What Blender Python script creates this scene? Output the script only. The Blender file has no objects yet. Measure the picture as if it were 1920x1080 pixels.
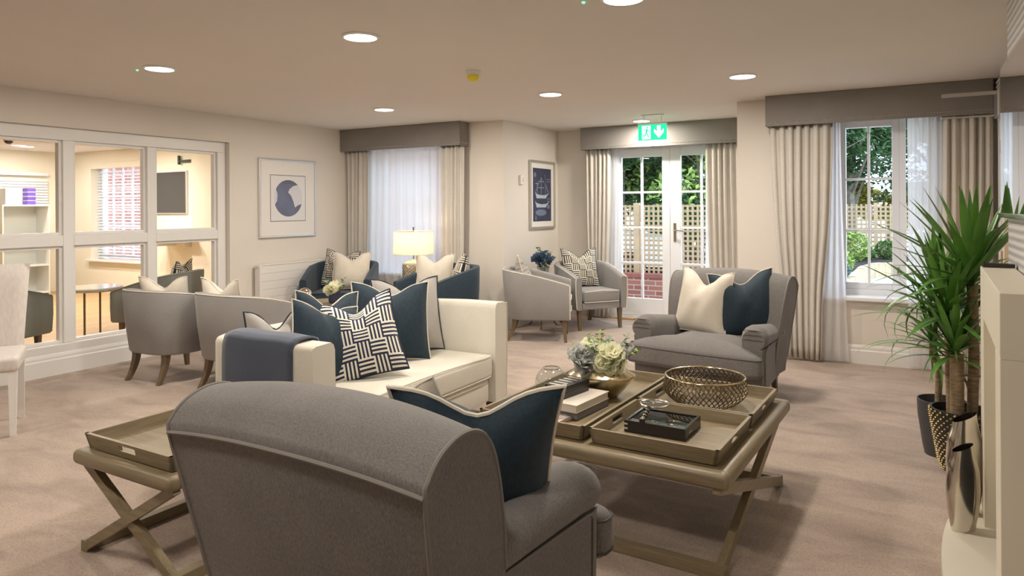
import bpy, bmesh, math, random
from mathutils import Vector, Matrix
from math import sin, cos, pi, radians as R, exp, sqrt
random.seed(7)
S = bpy.context.scene
COL = S.collection

# ------------------------------------------------------------------ camera
cam_d = bpy.data.cameras.new('camera')
cam = bpy.data.objects.new('camera', cam_d); COL.objects.link(cam)
cam_d.sensor_width = 36.0
cam_d.lens = 36.0 * 1306.4 / 1920.0
cam_d.shift_y = -(540.0 - 389.9) / 1920.0
cam_d.clip_start = 0.05; cam_d.clip_end = 300
cam.matrix_world = (Matrix.Translation((0, 0, 1.406)) @ Matrix.Rotation(R(29.418), 4, 'Z')
                    @ Matrix.Rotation(R(90), 4, 'X') @ Matrix.Rotation(-0.00578, 4, 'Z'))
S.camera = cam

# ------------------------------------------------------------------ world (overcast day), exposure
w = bpy.data.worlds.new('overcast_sky'); S.world = w; w.use_nodes = True
bg = w.node_tree.nodes['Background']
bg.inputs[0].default_value = (0.66, 0.82, 1.0, 1)
bg.inputs[1].default_value = 3.8
S.view_settings.view_transform = 'Standard'
S.view_settings.look = 'None'
S.view_settings.exposure = 0.20
S.view_settings.gamma = 1.0
S.view_settings.use_curve_mapping = False
try:
    S.cycles.use_denoising = True
    S.cycles.max_bounces = 8
    S.cycles.transparent_max_bounces = 12
    S.cycles.sample_clamp_indirect = 6.0
except Exception:
    pass
LAMP_W = 23.0          # each ceiling downlight
WARM = (1.0, 0.925, 0.825)
H = 2.42               # ceiling
D = 6.942              # window wall
DR = 8.386             # recess wall
XL = -6.343            # left wall
XR = 0.66              # right wall

# daylight portals at the openings (they emit nothing, they only guide the sky light)
def portal(x, y, z, sx, sz):
    l = bpy.data.lights.new('window_portal', 'AREA'); l.shape = 'RECTANGLE'; l.size = sx; l.size_y = sz
    l.cycles.is_portal = True
    o = bpy.data.objects.new('window_portal', l); COL.objects.link(o)
    o.location = (x, y, z); o.rotation_euler = (R(-90), 0, 0)
portal(-5.4, 7.3, 1.4, 1.3, 1.7)
portal(-2.51, 8.6, 1.1, 1.5, 2.2)
portal(-0.27, 7.3, 1.4, 1.0, 1.7)
portal(-11.4, 7.3, 1.4, 1.6, 1.7)

# ------------------------------------------------------------------ materials
MATS = {}
def newmat(name):
    m = bpy.data.materials.new(name); m.use_nodes = True
    return m, m.node_tree, m.node_tree.nodes['Principled BSDF']
def nd(nt, t, **kw):
    n = nt.nodes.new(t)
    for k, v in kw.items():
        setattr(n, k, v)
    return n
def c4(c): return (c[0], c[1], c[2], 1)
def mat(name, col, rough=0.6, metal=0.0, var=0.0, vscale=6.0, bump=0.0, bscale=200.0, sheen=0.0,
        stretch=None, emit=None, estr=0.0, coat=0.0, spec=None):
    if name in MATS: return MATS[name]
    m, nt, p = newmat(name)
    p.inputs['Base Color'].default_value = c4(col)
    p.inputs['Roughness'].default_value = rough
    p.inputs['Metallic'].default_value = metal
    if spec is not None: p.inputs['Specular IOR Level'].default_value = spec
    if sheen:
        p.inputs['Sheen Weight'].default_value = sheen
        p.inputs['Sheen Roughness'].default_value = 0.4
    if coat: p.inputs['Coat Weight'].default_value = coat
    if emit:
        p.inputs['Emission Color'].default_value = c4(emit); p.inputs['Emission Strength'].default_value = estr
    tc = nd(nt, 'ShaderNodeTexCoord')
    src = tc.outputs['Object']
    if stretch:
        mp = nd(nt, 'ShaderNodeMapping'); mp.inputs['Scale'].default_value = stretch
        nt.links.new(src, mp.inputs['Vector']); src = mp.outputs[0]
    if var:
        n = nd(nt, 'ShaderNodeTexNoise'); n.inputs['Scale'].default_value = vscale; n.inputs['Detail'].default_value = 6
        nt.links.new(src, n.inputs['Vector'])
        r = nd(nt, 'ShaderNodeValToRGB')
        r.color_ramp.elements[0].position = 0.3; r.color_ramp.elements[1].position = 0.7
        r.color_ramp.elements[0].color = c4([x * (1 - var) for x in col])
        r.color_ramp.elements[1].color = c4([min(1, x * (1 + var)) for x in col])
        nt.links.new(n.outputs['Fac'], r.inputs[0]); nt.links.new(r.outputs[0], p.inputs['Base Color'])
    if bump:
        n = nd(nt, 'ShaderNodeTexNoise'); n.inputs['Scale'].default_value = bscale; n.inputs['Detail'].default_value = 2
        nt.links.new(src, n.inputs['Vector'])
        b = nd(nt, 'ShaderNodeBump'); b.inputs['Strength'].default_value = bump; b.inputs['Distance'].default_value = 0.002
        nt.links.new(n.outputs['Fac'], b.inputs['Height']); nt.links.new(b.outputs[0], p.inputs['Normal'])
    MATS[name] = m
    return m
def weave(name, c1, c2, scale=900, rough=0.85, sheen=0.25, ang=0.0, kind='BANDS'):
    """woven cloth: two thread colours crossing"""
    m, nt, p = newmat(name)
    tc = nd(nt, 'ShaderNodeTexCoord')
    wv = nd(nt, 'ShaderNodeTexNoise'); wv.inputs['Scale'].default_value = scale; wv.inputs['Detail'].default_value = 3
    mp = nd(nt, 'ShaderNodeMapping'); mp.inputs['Scale'].default_value = (1, 1, 0.35); mp.inputs['Rotation'].default_value = (0, 0, ang)
    nt.links.new(tc.outputs['Object'], mp.inputs[0]); nt.links.new(mp.outputs[0], wv.inputs['Vector'])
    big = nd(nt, 'ShaderNodeTexNoise'); big.inputs['Scale'].default_value = 5; big.inputs['Detail'].default_value = 4
    nt.links.new(tc.outputs['Object'], big.inputs['Vector'])
    mx = nd(nt, 'ShaderNodeMath', operation='MULTIPLY_ADD'); mx.inputs[1].default_value = 0.35
    nt.links.new(big.outputs['Fac'], mx.inputs[0]); nt.links.new(wv.outputs['Fac'], mx.inputs[2])
    r = nd(nt, 'ShaderNodeValToRGB'); r.color_ramp.elements[0].position = 0.45; r.color_ramp.elements[1].position = 0.9
    r.color_ramp.elements[0].color = c4(c1); r.color_ramp.elements[1].color = c4(c2)
    nt.links.new(mx.outputs[0], r.inputs[0]); nt.links.new(r.outputs[0], p.inputs['Base Color'])
    b = nd(nt, 'ShaderNodeBump'); b.inputs['Strength'].default_value = 0.25; b.inputs['Distance'].default_value = 0.0015
    nt.links.new(wv.outputs['Fac'], b.inputs['Height']); nt.links.new(b.outputs[0], p.inputs['Normal'])
    p.inputs['Roughness'].default_value = rough; p.inputs['Sheen Weight'].default_value = sheen
    MATS[name] = m
    return m
def basket(name, c1, c2, n=6.0, k=4.0, duty=0.5):
    """printed cloth: blocks of stripes turned alternately (laid out on the cushion's own UVs)"""
    m, nt, p = newmat(name)
    tc = nd(nt, 'ShaderNodeTexCoord'); sp = nd(nt, 'ShaderNodeSeparateXYZ'); nt.links.new(tc.outputs['UV'], sp.inputs[0])
    def mth(op, a, b=None):
        q = nd(nt, 'ShaderNodeMath', operation=op)
        for i, v in ((0, a), (1, b)):
            if v is None: continue
            if isinstance(v, (int, float)): q.inputs[i].default_value = v
            else: nt.links.new(v, q.inputs[i])
        return q.outputs[0]
    x = mth('MULTIPLY', sp.outputs[0], n); y = mth('MULTIPLY', sp.outputs[1], n)
    par = mth('MODULO', mth('ADD', mth('FLOOR', x), mth('FLOOR', y)), 2.0)
    sx = mth('LESS_THAN', mth('FRACT', mth('MULTIPLY', x, k)), duty)
    sy = mth('LESS_THAN', mth('FRACT', mth('MULTIPLY', y, k)), duty)
    mixv = mth('ADD', mth('MULTIPLY', sx, par), mth('MULTIPLY', sy, mth('SUBTRACT', 1.0, par)))
    mx = nd(nt, 'ShaderNodeMix', data_type='RGBA')
    mx.inputs[6].default_value = c4(c1); mx.inputs[7].default_value = c4(c2)
    nt.links.new(mixv, mx.inputs[0]); nt.links.new(mx.outputs[2], p.inputs['Base Color'])
    p.inputs['Roughness'].default_value = 0.85; p.inputs['Sheen Weight'].default_value = 0.2
    MATS[name] = m
    return m
def zig(name, c1, c2, n=26.0, wob=0.35, contrast=0.5):
    """herringbone / zigzag cloth on UVs"""
    m, nt, p = newmat(name)
    tc = nd(nt, 'ShaderNodeTexCoord'); sp = nd(nt, 'ShaderNodeSeparateXYZ'); nt.links.new(tc.outputs['UV'], sp.inputs[0])
    def mth(op, a, b=None):
        q = nd(nt, 'ShaderNodeMath', operation=op)
        for i, v in ((0, a), (1, b)):
            if v is None: continue
            if isinstance(v, (int, float)): q.inputs[i].default_value = v
            else: nt.links.new(v, q.inputs[i])
        return q.outputs[0]
    tri = mth('PINGPONG', mth('MULTIPLY', sp.outputs[0], n), 1.0)
    f = mth('LESS_THAN', mth('FRACT', mth('ADD', mth('MULTIPLY', sp.outputs[1], n * 1.6), mth('MULTIPLY', tri, 1.0 + wob))), contrast)
    mx = nd(nt, 'ShaderNodeMix', data_type='RGBA')
    mx.inputs[6].default_value = c4(c1); mx.inputs[7].default_value = c4(c2)
    nt.links.new(f, mx.inputs[0]); nt.links.new(mx.outputs[2], p.inputs['Base Color'])
    p.inputs['Roughness'].default_value = 0.8; p.inputs['Sheen Weight'].default_value = 0.2
    MATS[name] = m
    return m
def wood(name, c1, c2, axis='X', scale=9.0, rough=0.45):
    m, nt, p = newmat(name)
    tc = nd(nt, 'ShaderNodeTexCoord'); mp = nd(nt, 'ShaderNodeMapping')
    st = {'X': (0.6, 9, 9), 'Y': (9, 0.6, 9), 'Z': (9, 9, 0.6)}[axis]
    mp.inputs['Scale'].default_value = st
    nt.links.new(tc.outputs['Object'], mp.inputs[0])
    n = nd(nt, 'ShaderNodeTexNoise'); n.inputs['Scale'].default_value = scale; n.inputs['Detail'].default_value = 8; n.inputs['Roughness'].default_value = 0.65
    n.inputs['Distortion'].default_value = 0.6
    nt.links.new(mp.outputs[0], n.inputs['Vector'])
    r = nd(nt, 'ShaderNodeValToRGB'); r.color_ramp.elements[0].position = 0.32; r.color_ramp.elements[1].position = 0.68
    r.color_ramp.elements[0].color = c4(c1); r.color_ramp.elements[1].color = c4(c2)
    nt.links.new(n.outputs['Fac'], r.inputs[0]); nt.links.new(r.outputs[0], p.inputs['Base Color'])
    b = nd(nt, 'ShaderNodeBump'); b.inputs['Strength'].default_value = 0.12; b.inputs['Distance'].default_value = 0.002
    nt.links.new(n.outputs['Fac'], b.inputs['Height']); nt.links.new(b.outputs[0], p.inputs['Normal'])
    p.inputs['Roughness'].default_value = rough
    MATS[name] = m
    return m
def pane_mat(name, tint=(1, 1, 1), ior=1.35):
    m, nt, p = newmat(name); nt.nodes.remove(p)
    out = nt.nodes['Material Output']
    t = nd(nt, 'ShaderNodeBsdfTransparent'); t.inputs[0].default_value = c4(tint)
    g = nd(nt, 'ShaderNodeBsdfGlossy'); g.inputs['Roughness'].default_value = 0.01
    lw = nd(nt, 'ShaderNodeFresnel'); lw.inputs['IOR'].default_value = ior
    mx = nd(nt, 'ShaderNodeMixShader')
    ge = nd(nt, 'ShaderNodeNewGeometry'); inv = nd(nt, 'ShaderNodeMath', operation='SUBTRACT'); inv.inputs[0].default_value = 1.0
    nt.links.new(ge.outputs['Backfacing'], inv.inputs[1]); fr = nd(nt, 'ShaderNodeMath', operation='MULTIPLY')
    nt.links.new(lw.outputs[0], fr.inputs[0]); nt.links.new(inv.outputs[0], fr.inputs[1])
    nt.links.new(fr.outputs[0], mx.inputs[0]); nt.links.new(t.outputs[0], mx.inputs[1]); nt.links.new(g.outputs[0], mx.inputs[2])
    nt.links.new(mx.outputs[0], out.inputs[0])
    MATS[name] = m
    return m
def sheer_mat(name):
    m, nt, p = newmat(name); nt.nodes.remove(p)
    out = nt.nodes['Material Output']
    t = nd(nt, 'ShaderNodeBsdfTransparent')
    tl = nd(nt, 'ShaderNodeBsdfTranslucent'); tl.inputs[0].default_value = (0.93, 0.93, 0.95, 1)
    df = nd(nt, 'ShaderNodeBsdfDiffuse'); df.inputs[0].default_value = (0.90, 0.90, 0.91, 1)
    m1 = nd(nt, 'ShaderNodeMixShader'); m1.inputs[0].default_value = 0.30
    m2 = nd(nt, 'ShaderNodeMixShader'); m2.inputs[0].default_value = 0.10
    nt.links.new(tl.outputs[0], m1.inputs[1]); nt.links.new(df.outputs[0], m1.inputs[2])
    nt.links.new(m1.outputs[0], m2.inputs[1]); nt.links.new(t.outputs[0], m2.inputs[2])
    nt.links.new(m2.outputs[0], out.inputs[0])
    MATS[name] = m
    return m
def shade_mat(name, col, estr):
    """lamp-shade linen lit from inside: lets light through"""
    m, nt, p = newmat(name); nt.nodes.remove(p)
    out = nt.nodes['Material Output']
    tl = nd(nt, 'ShaderNodeBsdfTranslucent'); tl.inputs[0].default_value = c4(col)
    df = nd(nt, 'ShaderNodeBsdfDiffuse'); df.inputs[0].default_value = c4(col)
    m1 = nd(nt, 'ShaderNodeMixShader'); m1.inputs[0].default_value = 0.4
    nt.links.new(tl.outputs[0], m1.inputs[1]); nt.links.new(df.outputs[0], m1.inputs[2])
    nt.links.new(m1.outputs[0], out.inputs[0])
    MATS[name] = m
    return m
def carpet_mat():
    m, nt, p = newmat('carpet')
    tc = nd(nt, 'ShaderNodeTexCoord')
    n1 = nd(nt, 'ShaderNodeTexNoise'); n1.inputs['Scale'].default_value = 2.2; n1.inputs['Detail'].default_value = 5; n1.inputs['Distortion'].default_value = 0.8
    mp = nd(nt, 'ShaderNodeMapping'); mp.inputs['Scale'].default_value = (1.0, 2.2, 1); mp.inputs['Rotation'].default_value = (0, 0, 0.5)
    nt.links.new(tc.outputs['Object'], mp.inputs[0]); nt.links.new(mp.outputs[0], n1.inputs['Vector'])
    r = nd(nt, 'ShaderNodeValToRGB'); r.color_ramp.elements[0].position = 0.30; r.color_ramp.elements[1].position = 0.62
    r.color_ramp.elements[0].color = (0.315, 0.235, 0.185, 1); r.color_ramp.elements[1].color = (0.475, 0.365, 0.29, 1)  # broad mottle paints the pile's sheen and shading into the colour
    nt.links.new(n1.outputs['Fac'], r.inputs[0])
    n2 = nd(nt, 'ShaderNodeTexVoronoi'); n2.inputs['Scale'].default_value = 130
    nt.links.new(tc.outputs['Object'], n2.inputs['Vector'])
    mr = nd(nt, 'ShaderNodeMapRange'); mr.inputs[1].default_value = 0.0; mr.inputs[2].default_value = 0.8; mr.inputs[3].default_value = 1.12; mr.inputs[4].default_value = 0.80
    nt.links.new(n2.outputs['Distance'], mr.inputs[0])
    mx = nd(nt, 'ShaderNodeMix', data_type='RGBA', blend_type='MULTIPLY'); mx.inputs[0].default_value = 1.0
    nt.links.new(r.outputs[0], mx.inputs[6]); nt.links.new(mr.outputs[0], mx.inputs[7])
    nt.links.new(mx.outputs[2], p.inputs['Base Color'])
    b = nd(nt, 'ShaderNodeBump'); b.inputs['Strength'].default_value = 0.35; b.inputs['Distance'].default_value = 0.004
    nt.links.new(n2.outputs['Distance'], b.inputs['Height']); nt.links.new(b.outputs[0], p.inputs['Normal'])
    p.inputs['Roughness'].default_value = 0.95; p.inputs['Sheen Weight'].default_value = 0.3
    MATS['carpet'] = m
    return m
def brick_mat():
    m, nt, p = newmat('brickwork')
    tc = nd(nt, 'ShaderNodeTexCoord'); mp = nd(nt, 'ShaderNodeMapping'); mp.inputs['Rotation'].default_value = (R(90), 0, 0)
    nt.links.new(tc.outputs['Object'], mp.inputs[0])
    b = nd(nt, 'ShaderNodeTexBrick'); b.inputs['Scale'].default_value = 1.0
    b.inputs['Brick Width'].default_value = 0.225; b.inputs['Row Height'].default_value = 0.075; b.inputs['Mortar Size'].default_value = 0.008
    b.inputs['Color1'].default_value = (0.24, 0.075, 0.055, 1); b.inputs['Color2'].default_value = (0.34, 0.125, 0.09, 1); b.inputs['Mortar'].default_value = (0.38, 0.33, 0.29, 1)
    nt.links.new(mp.outputs[0], b.inputs['Vector']); nt.links.new(b.outputs['Color'], p.inputs['Base Color'])
    p.inputs['Roughness'].default_value = 0.9
    MATS['brickwork'] = m
    return m
def plank_mat():
    m, nt, p = newmat('oak_flooring')
    tc = nd(nt, 'ShaderNodeTexCoord'); mp = nd(nt, 'ShaderNodeMapping'); mp.inputs['Rotation'].default_value = (0, 0, R(90))
    nt.links.new(tc.outputs['Object'], mp.inputs[0])
    b = nd(nt, 'ShaderNodeTexBrick'); b.inputs['Scale'].default_value = 1.0
    b.inputs['Brick Width'].default_value = 1.2; b.inputs['Row Height'].default_value = 0.12; b.inputs['Mortar Size'].default_value = 0.004
    b.inputs['Color1'].default_value = (0.55, 0.36, 0.17, 1); b.inputs['Color2'].default_value = (0.64, 0.43, 0.22, 1); b.inputs['Mortar'].default_value = (0.3, 0.18, 0.08, 1)
    nt.links.new(mp.outputs[0], b.inputs['Vector']); nt.links.new(b.outputs['Color'], p.inputs['Base Color'])
    p.inputs['Roughness'].default_value = 0.4
    MATS['oak_flooring'] = m
    return m

WALL = mat('wall_paint', (0.745, 0.69, 0.62), 0.85, var=0.015, vscale=2)
WALLY = mat('cream_wall_paint', (0.87, 0.815, 0.68), 0.85, var=0.015, vscale=2)
CEIL = mat('ceiling_paint', (0.76, 0.71, 0.655), 0.9, var=0.01, vscale=2)
WHITE = mat('white_gloss_paint', (0.82, 0.80, 0.77), 0.35)
UPVC = mat('white_window_frame', (0.88, 0.90, 0.94), 0.3)
CARPET = carpet_mat()
BRICK = brick_mat()
PLANK = plank_mat()
GLASS = pane_mat('window_glass')
SHEER = sheer_mat('sheer_voile')
CURT = weave('curtain_linen', (0.56, 0.52, 0.465), (0.685, 0.645, 0.585), 300, 0.85, 0.1)
VAL = weave('pelmet_cloth', (0.205, 0.187, 0.17), (0.265, 0.243, 0.225), 400, 0.8, 0.1)
GREY = weave('taupe_grey_linen', (0.118, 0.108, 0.101), (0.215, 0.198, 0.186), 260, 0.85, 0.15)
TUBG = weave('mid_grey_linen', (0.24, 0.23, 0.222), (0.335, 0.322, 0.31), 500, 0.85, 0.2)
TUBF = weave('slate_grey_linen', (0.17, 0.18, 0.16), (0.23, 0.24, 0.21), 500, 0.85, 0.2)
CREAM = weave('cream_upholstery', (0.63, 0.59, 0.50), (0.74, 0.70, 0.60), 350, 0.85, 0.15)
CREAMC = weave('cream_cushion_cloth', (0.60, 0.54, 0.45), (0.74, 0.68, 0.58), 260, 0.8, 0.25)
DIAM = zig('beige_diamond_cloth', (0.52, 0.45, 0.35), (0.66, 0.59, 0.48), 44)
NAVY = weave('navy_velvet', (0.004, 0.015, 0.028), (0.009, 0.032, 0.052), 120, 0.75, 0.10)
NAVYC = weave('deep_navy_upholstery', (0.007, 0.020, 0.036), (0.016, 0.042, 0.066), 120, 0.7, 0.18)
THROW = weave('slate_blue_wool', (0.055, 0.07, 0.105), (0.085, 0.105, 0.15), 450, 0.9, 0.3)
PIPC = mat('cream_piping', (0.72, 0.66, 0.56), 0.8)
PIPN = mat('navy_piping', (0.008, 0.015, 0.035), 0.7)
PIPG = mat('grey_piping', (0.22, 0.20, 0.18), 0.8)
PIPD = mat('dark_piping', (0.085, 0.075, 0.07), 0.8)
PATN = basket('navy_basket_print', (0.80, 0.77, 0.64), (0.014, 0.016, 0.055), 5.0, 4.0, 0.52)
PATB = basket('black_basket_print', (0.80, 0.74, 0.62), (0.018, 0.016, 0.018), 5.0, 4.0, 0.5)
HERR = zig('grey_herringbone', (0.58, 0.54, 0.49), (0.26, 0.245, 0.235), 34)
STRM = mat('marbled_cloth', (0.42, 0.39, 0.35), 0.8, var=0.55, vscale=9, stretch=(1, 1, 5))
LEGW = wood('walnut_legs', (0.12, 0.082, 0.048), (0.20, 0.14, 0.082), 'Z', 6, 0.45)
OAKX = wood('weathered_oak_x', (0.18, 0.138, 0.078), (0.29, 0.23, 0.14), 'X', 5, 0.42)
OAKY = wood('weathered_oak_y', (0.18, 0.138, 0.078), (0.29, 0.23, 0.14), 'Y', 5, 0.42)
FLOORW = wood('pale_oak', (0.55, 0.38, 0.22), (0.68, 0.50, 0.30), 'Z', 4, 0.45)
GOLD = mat('champagne_metal', (0.56, 0.47, 0.30), 0.22, 1.0, var=0.12, vscale=5)
BRONZE = mat('bronze_wire', (0.20, 0.155, 0.10), 0.38, 1.0)
CHROME = mat('polished_nickel', (0.68, 0.63, 0.56), 0.16, 1.0, var=0.1, vscale=6)
SILV = mat('silver_frame', (0.72, 0.72, 0.74), 0.3, 0.9)
BLACK = mat('black_lacquer', (0.02, 0.018, 0.018), 0.25)
DARK = mat('dark_metal', (0.05, 0.045, 0.04), 0.4, 0.6)
BRASS = mat('brass', (0.75, 0.55, 0.25), 0.25, 1.0)
MIRR = mat('mirror_glass', (0.85, 0.86, 0.87), 0.01, 1.0)
CLEAR = pane_mat('clear_vessel_glass', (0.84, 0.86, 0.86), 2.1)
STONE = mat('ivory_stone', (0.74, 0.68, 0.55), 0.4, var=0.02, vscale=3)
RADW = mat('radiator_enamel', (0.80, 0.77, 0.73), 0.35)
LEAF = mat('yucca_leaf', (0.10, 0.245, 0.04), 0.33, var=0.35, vscale=6)
LEAFL = mat('lime_leaf', (0.25, 0.34, 0.06), 0.5, var=0.3, vscale=30)
LEAFG = mat('eucalyptus_leaf', (0.20, 0.27, 0.17), 0.6, var=0.3, vscale=30)
PETW = shade_mat('ivory_petal', (0.96, 0.95, 0.78), 0)
PETG = shade_mat('dusty_grey_petal', (0.64, 0.645, 0.62), 0)
PETB = mat('dusk_blue_petal', (0.09, 0.14, 0.25), 0.7, var=0.3, vscale=40)
BARK = mat('cane_bark', (0.27, 0.19, 0.11), 0.9, var=0.35, vscale=25, bump=0.8, bscale=60, stretch=(1, 1, 3))
TREEB = mat('tree_bark', (0.22, 0.19, 0.15), 0.9, var=0.3, vscale=8)
SOIL = mat('dark_soil', (0.035, 0.03, 0.03), 0.95, var=0.4, vscale=12)
TRELL = mat('trellis_timber', (0.50, 0.36, 0.22), 0.8, var=0.15, vscale=5)
PAVE = mat('pale_paving', (0.55, 0.53, 0.50), 0.9, var=0.08, vscale=4)
FOL = [mat('foliage_dark', (0.05, 0.12, 0.035), 0.7, var=0.4, vscale=2), mat('foliage_mid', (0.12, 0.22, 0.05), 0.7, var=0.4, vscale=2),
       mat('foliage_yellow', (0.36, 0.32, 0.05), 0.7, var=0.3, vscale=2), mat('foliage_lime', (0.30, 0.42, 0.10), 0.7, var=0.3, vscale=3)]

# ------------------------------------------------------------------ mesh builder
class B:
    def __init__(s):
        s.v = []; s.f = []; s.uv = {}
    def add(s, vs, fs):
        o = len(s.v); s.v += [tuple(x) for x in vs]; s.f += [[i + o for i in f] for f in fs]
        return s
    def box(s, x0, x1, y0, y1, z0, z1, bev=0.0, seg=2, M=None):
        bm = bmesh.new()
        bmesh.ops.create_cube(bm, size=1)
        for v in bm.verts:
            v.co = Vector((x0 + (x1 - x0) * (v.co.x + .5), y0 + (y1 - y0) * (v.co.y + .5), z0 + (z1 - z0) * (v.co.z + .5)))
        if bev:
            bmesh.ops.bevel(bm, geom=bm.edges[:], offset=bev, segments=seg, affect='EDGES', profile=0.5)
        if M is not None: bm.transform(M)
        bm.verts.index_update()
        s.add([v.co.copy() for v in bm.verts], [[v.index for v in f.verts] for f in bm.faces]); bm.free()
        return s
    def grid(s, fn, nu, nv, cu=False, cv=False, uv=False):
        o = len(s.v)
        for i in range(nu):
            for j in range(nv):
                s.v.append(tuple(fn(i / (nu if cu else nu - 1), j / (nv if cv else nv - 1))))
                if uv: s.uv[len(s.v) - 1] = (i / (nu - 1), j / (nv - 1))
        for i in range(nu if cu else nu - 1):
            for j in range(nv if cv else nv - 1):
                a = o + i * nv + j; b = o + ((i + 1) % nu) * nv + j
                c = o + ((i + 1) % nu) * nv + (j + 1) % nv; d = o + i * nv + (j + 1) % nv
                s.f.append([a, b, c, d])
        return s
    def tube(s, pts, r, n=8, closed=False, cap=True, r1=None, flat=1.0):
        pts = [Vector(p) for p in pts]; m = len(pts)
        o = len(s.v); prev = None
        for i, p in enumerate(pts):
            a = pts[(i - 1) % m] if (closed or i > 0) else p
            b = pts[(i + 1) % m] if (closed or i < m - 1) else p
            t = (b - a)
            if t.length < 1e-9: t = Vector((0, 0, 1))
            t.normalize()
            if prev is None:
                up = Vector((0, 0, 1)) if abs(t.z) < 0.9 else Vector((1, 0, 0))
                n1 = t.cross(up).normalized()
            else:
                n1 = (prev - t * prev.dot(t))
                n1 = n1.normalized() if n1.length > 1e-6 else t.orthogonal().normalized()
            prev = n1; n2 = t.cross(n1)
            rr = r if r1 is None else r + (r1 - r) * i / max(1, m - 1)
            for k in range(n):
                an = 2 * pi * k / n
                s.v.append(tuple(p + (n1 * cos(an) + n2 * sin(an) * flat) * rr))
        for i in range(m if closed else m - 1):
            for k in range(n):
                a = o + i * n + k; b = o + i * n + (k + 1) % n
                c = o + ((i + 1) % m) * n + (k + 1) % n; d = o + ((i + 1) % m) * n + k
                s.f.append([a, b, c, d])
        if cap and not closed:
            s.f.append([o + k for k in range(n)][::-1]); s.f.append([o + (m - 1) * n + k for k in range(n)])
        return s
    def lathe(s, prof, n=24, c=(0, 0, 0), sx=1.0, sy=1.0, cap=True):
        o = len(s.v); m = len(prof)
        for (r, z) in prof:
            for k in range(n):
                a = 2 * pi * k / n
                s.v.append((c[0] + r * cos(a) * sx, c[1] + r * sin(a) * sy, c[2] + z))
        for i in range(m - 1):
            for k in range(n):
                s.f.append([o + i * n + k, o + i * n + (k + 1) % n, o + (i + 1) * n + (k + 1) % n, o + (i + 1) * n + k])
        if cap:
            if prof[0][0] > 1e-6: s.f.append([o + k for k in range(n)][::-1])
            if prof[-1][0] > 1e-6: s.f.append([o + (m - 1) * n + k for k in range(n)])
        return s
    def prism(s, poly, axis, a, b):
        """extrude a 2-D polygon between a and b along an axis"""
        def P(u, v, w):
            return {'X': (w, u, v), 'Y': (u, w, v), 'Z': (u, v, w)}[axis]
        n = len(poly); o = len(s.v)
        s.v += [P(u, v, a) for u, v in poly] + [P(u, v, b) for u, v in poly]
        s.f.append([o + i for i in range(n)][::-1]); s.f.append([o + n + i for i in range(n)])
        for i in range(n):
            j = (i + 1) % n
            s.f.append([o + i, o + j, o + n + j, o + n + i])
        return s
    def mesh(s, name, smooth=False):
        me = bpy.data.meshes.new(name); me.from_pydata(s.v, [], s.f)
        bm = bmesh.new(); bm.from_mesh(me); bmesh.ops.recalc_face_normals(bm, faces=bm.faces[:])
        if s.uv:
            bm.verts.ensure_lookup_table()
            lay = bm.loops.layers.uv.new('UVMap')
            for f in bm.faces:
                for l in f.loops:
                    if l.vert.index in s.uv: l[lay].uv = s.uv[l.vert.index]
        if smooth:
            for f in bm.faces: f.smooth = True
        bm.to_mesh(me); bm.free()
        return me
    def obj(s, name, m, parent=None, smooth=False, loc=None, rot=None, angle=40):
        me = s.mesh(name, smooth)
        me.materials.append(m)
        if smooth and angle:
            try: me.set_sharp_from_angle(angle=R(angle))
            except Exception: pass
        o = bpy.data.objects.new(name, me); COL.objects.link(o)
        if parent is not None: o.parent = parent
        if loc is not None: o.location = loc
        if rot is not None: o.rotation_euler = rot
        return o
def inst(me, name, parent=None, loc=(0, 0, 0), rot=(0, 0, 0), scale=None):
    o = bpy.data.objects.new(name, me); COL.objects.link(o)
    if parent is not None: o.parent = parent
    o.location = loc; o.rotation_euler = rot
    if scale: o.scale = scale
    return o
def tag(o, label, cat, group=None, kind=None):
    o['label'] = label; o['category'] = cat
    if group: o['group'] = group
    if kind: o['kind'] = kind
    return o
def thing(name, label, cat, loc=(0, 0, 0), rz=0.0, group=None):
    o = bpy.data.objects.new(name, None); COL.objects.link(o)
    o.location = loc; o.rotation_euler = (0, 0, rz); o.empty_display_size = 0.1
    return tag(o, label, cat, group)
def struct(o, label=None, cat=None):
    o['kind'] = 'structure'
    if label: o['label'] = label
    if cat: o['category'] = cat
    return o
def box(name, m, x0, x1, y0, y1, z0, z1, bev=0.0, parent=None, **k):
    return B().box(x0, x1, y0, y1, z0, z1, bev).obj(name, m, parent, **k)

# ------------------------------------------------------------------ the room shell
struct(box('floor', CARPET, XL - 0.02, 3.0, -2.6, DR + 0.3, -0.1, 0), 'beige brown mottled carpet over the whole lounge floor', 'floor')
cb = B(); cb.box(-13.3, 3.0, -2.8, D + 0.3, H, H + 0.1); cb.box(-4.33, -1.11, D + 0.3, DR + 0.3, H, H + 0.1)
struct(cb.obj('ceiling', CEIL), 'plain off white painted ceiling with downlights', 'ceiling')
# window wall Y = D with openings for window_1 and window_3, gap for the recess
wb = B()
def seg(x0, x1, z0, z1, y0=D, y1=D + 0.3): wb.box(x0, x1, y0, y1, z0, z1)
seg(XL - 0.3, -5.98, 0, H); seg(-5.98, -4.85, 0, 0.58); seg(-5.98, -4.85, 2.2, H); seg(-4.85, -4.029, 0, H)
struct(wb.obj('wall_window', WALL), 'beige wall holding the sheer covered window beside the radiator', 'wall')
wb = B()
seg(-1.41, -0.72, 0, H); seg(-0.72, 0.22, 0, 0.56); seg(-0.72, 0.22, 2.2, H); seg(0.22, 1.2, 0, H)
struct(wb.obj('wall_garden', WALL), 'beige wall holding the garden window and white sill', 'wall')
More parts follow.
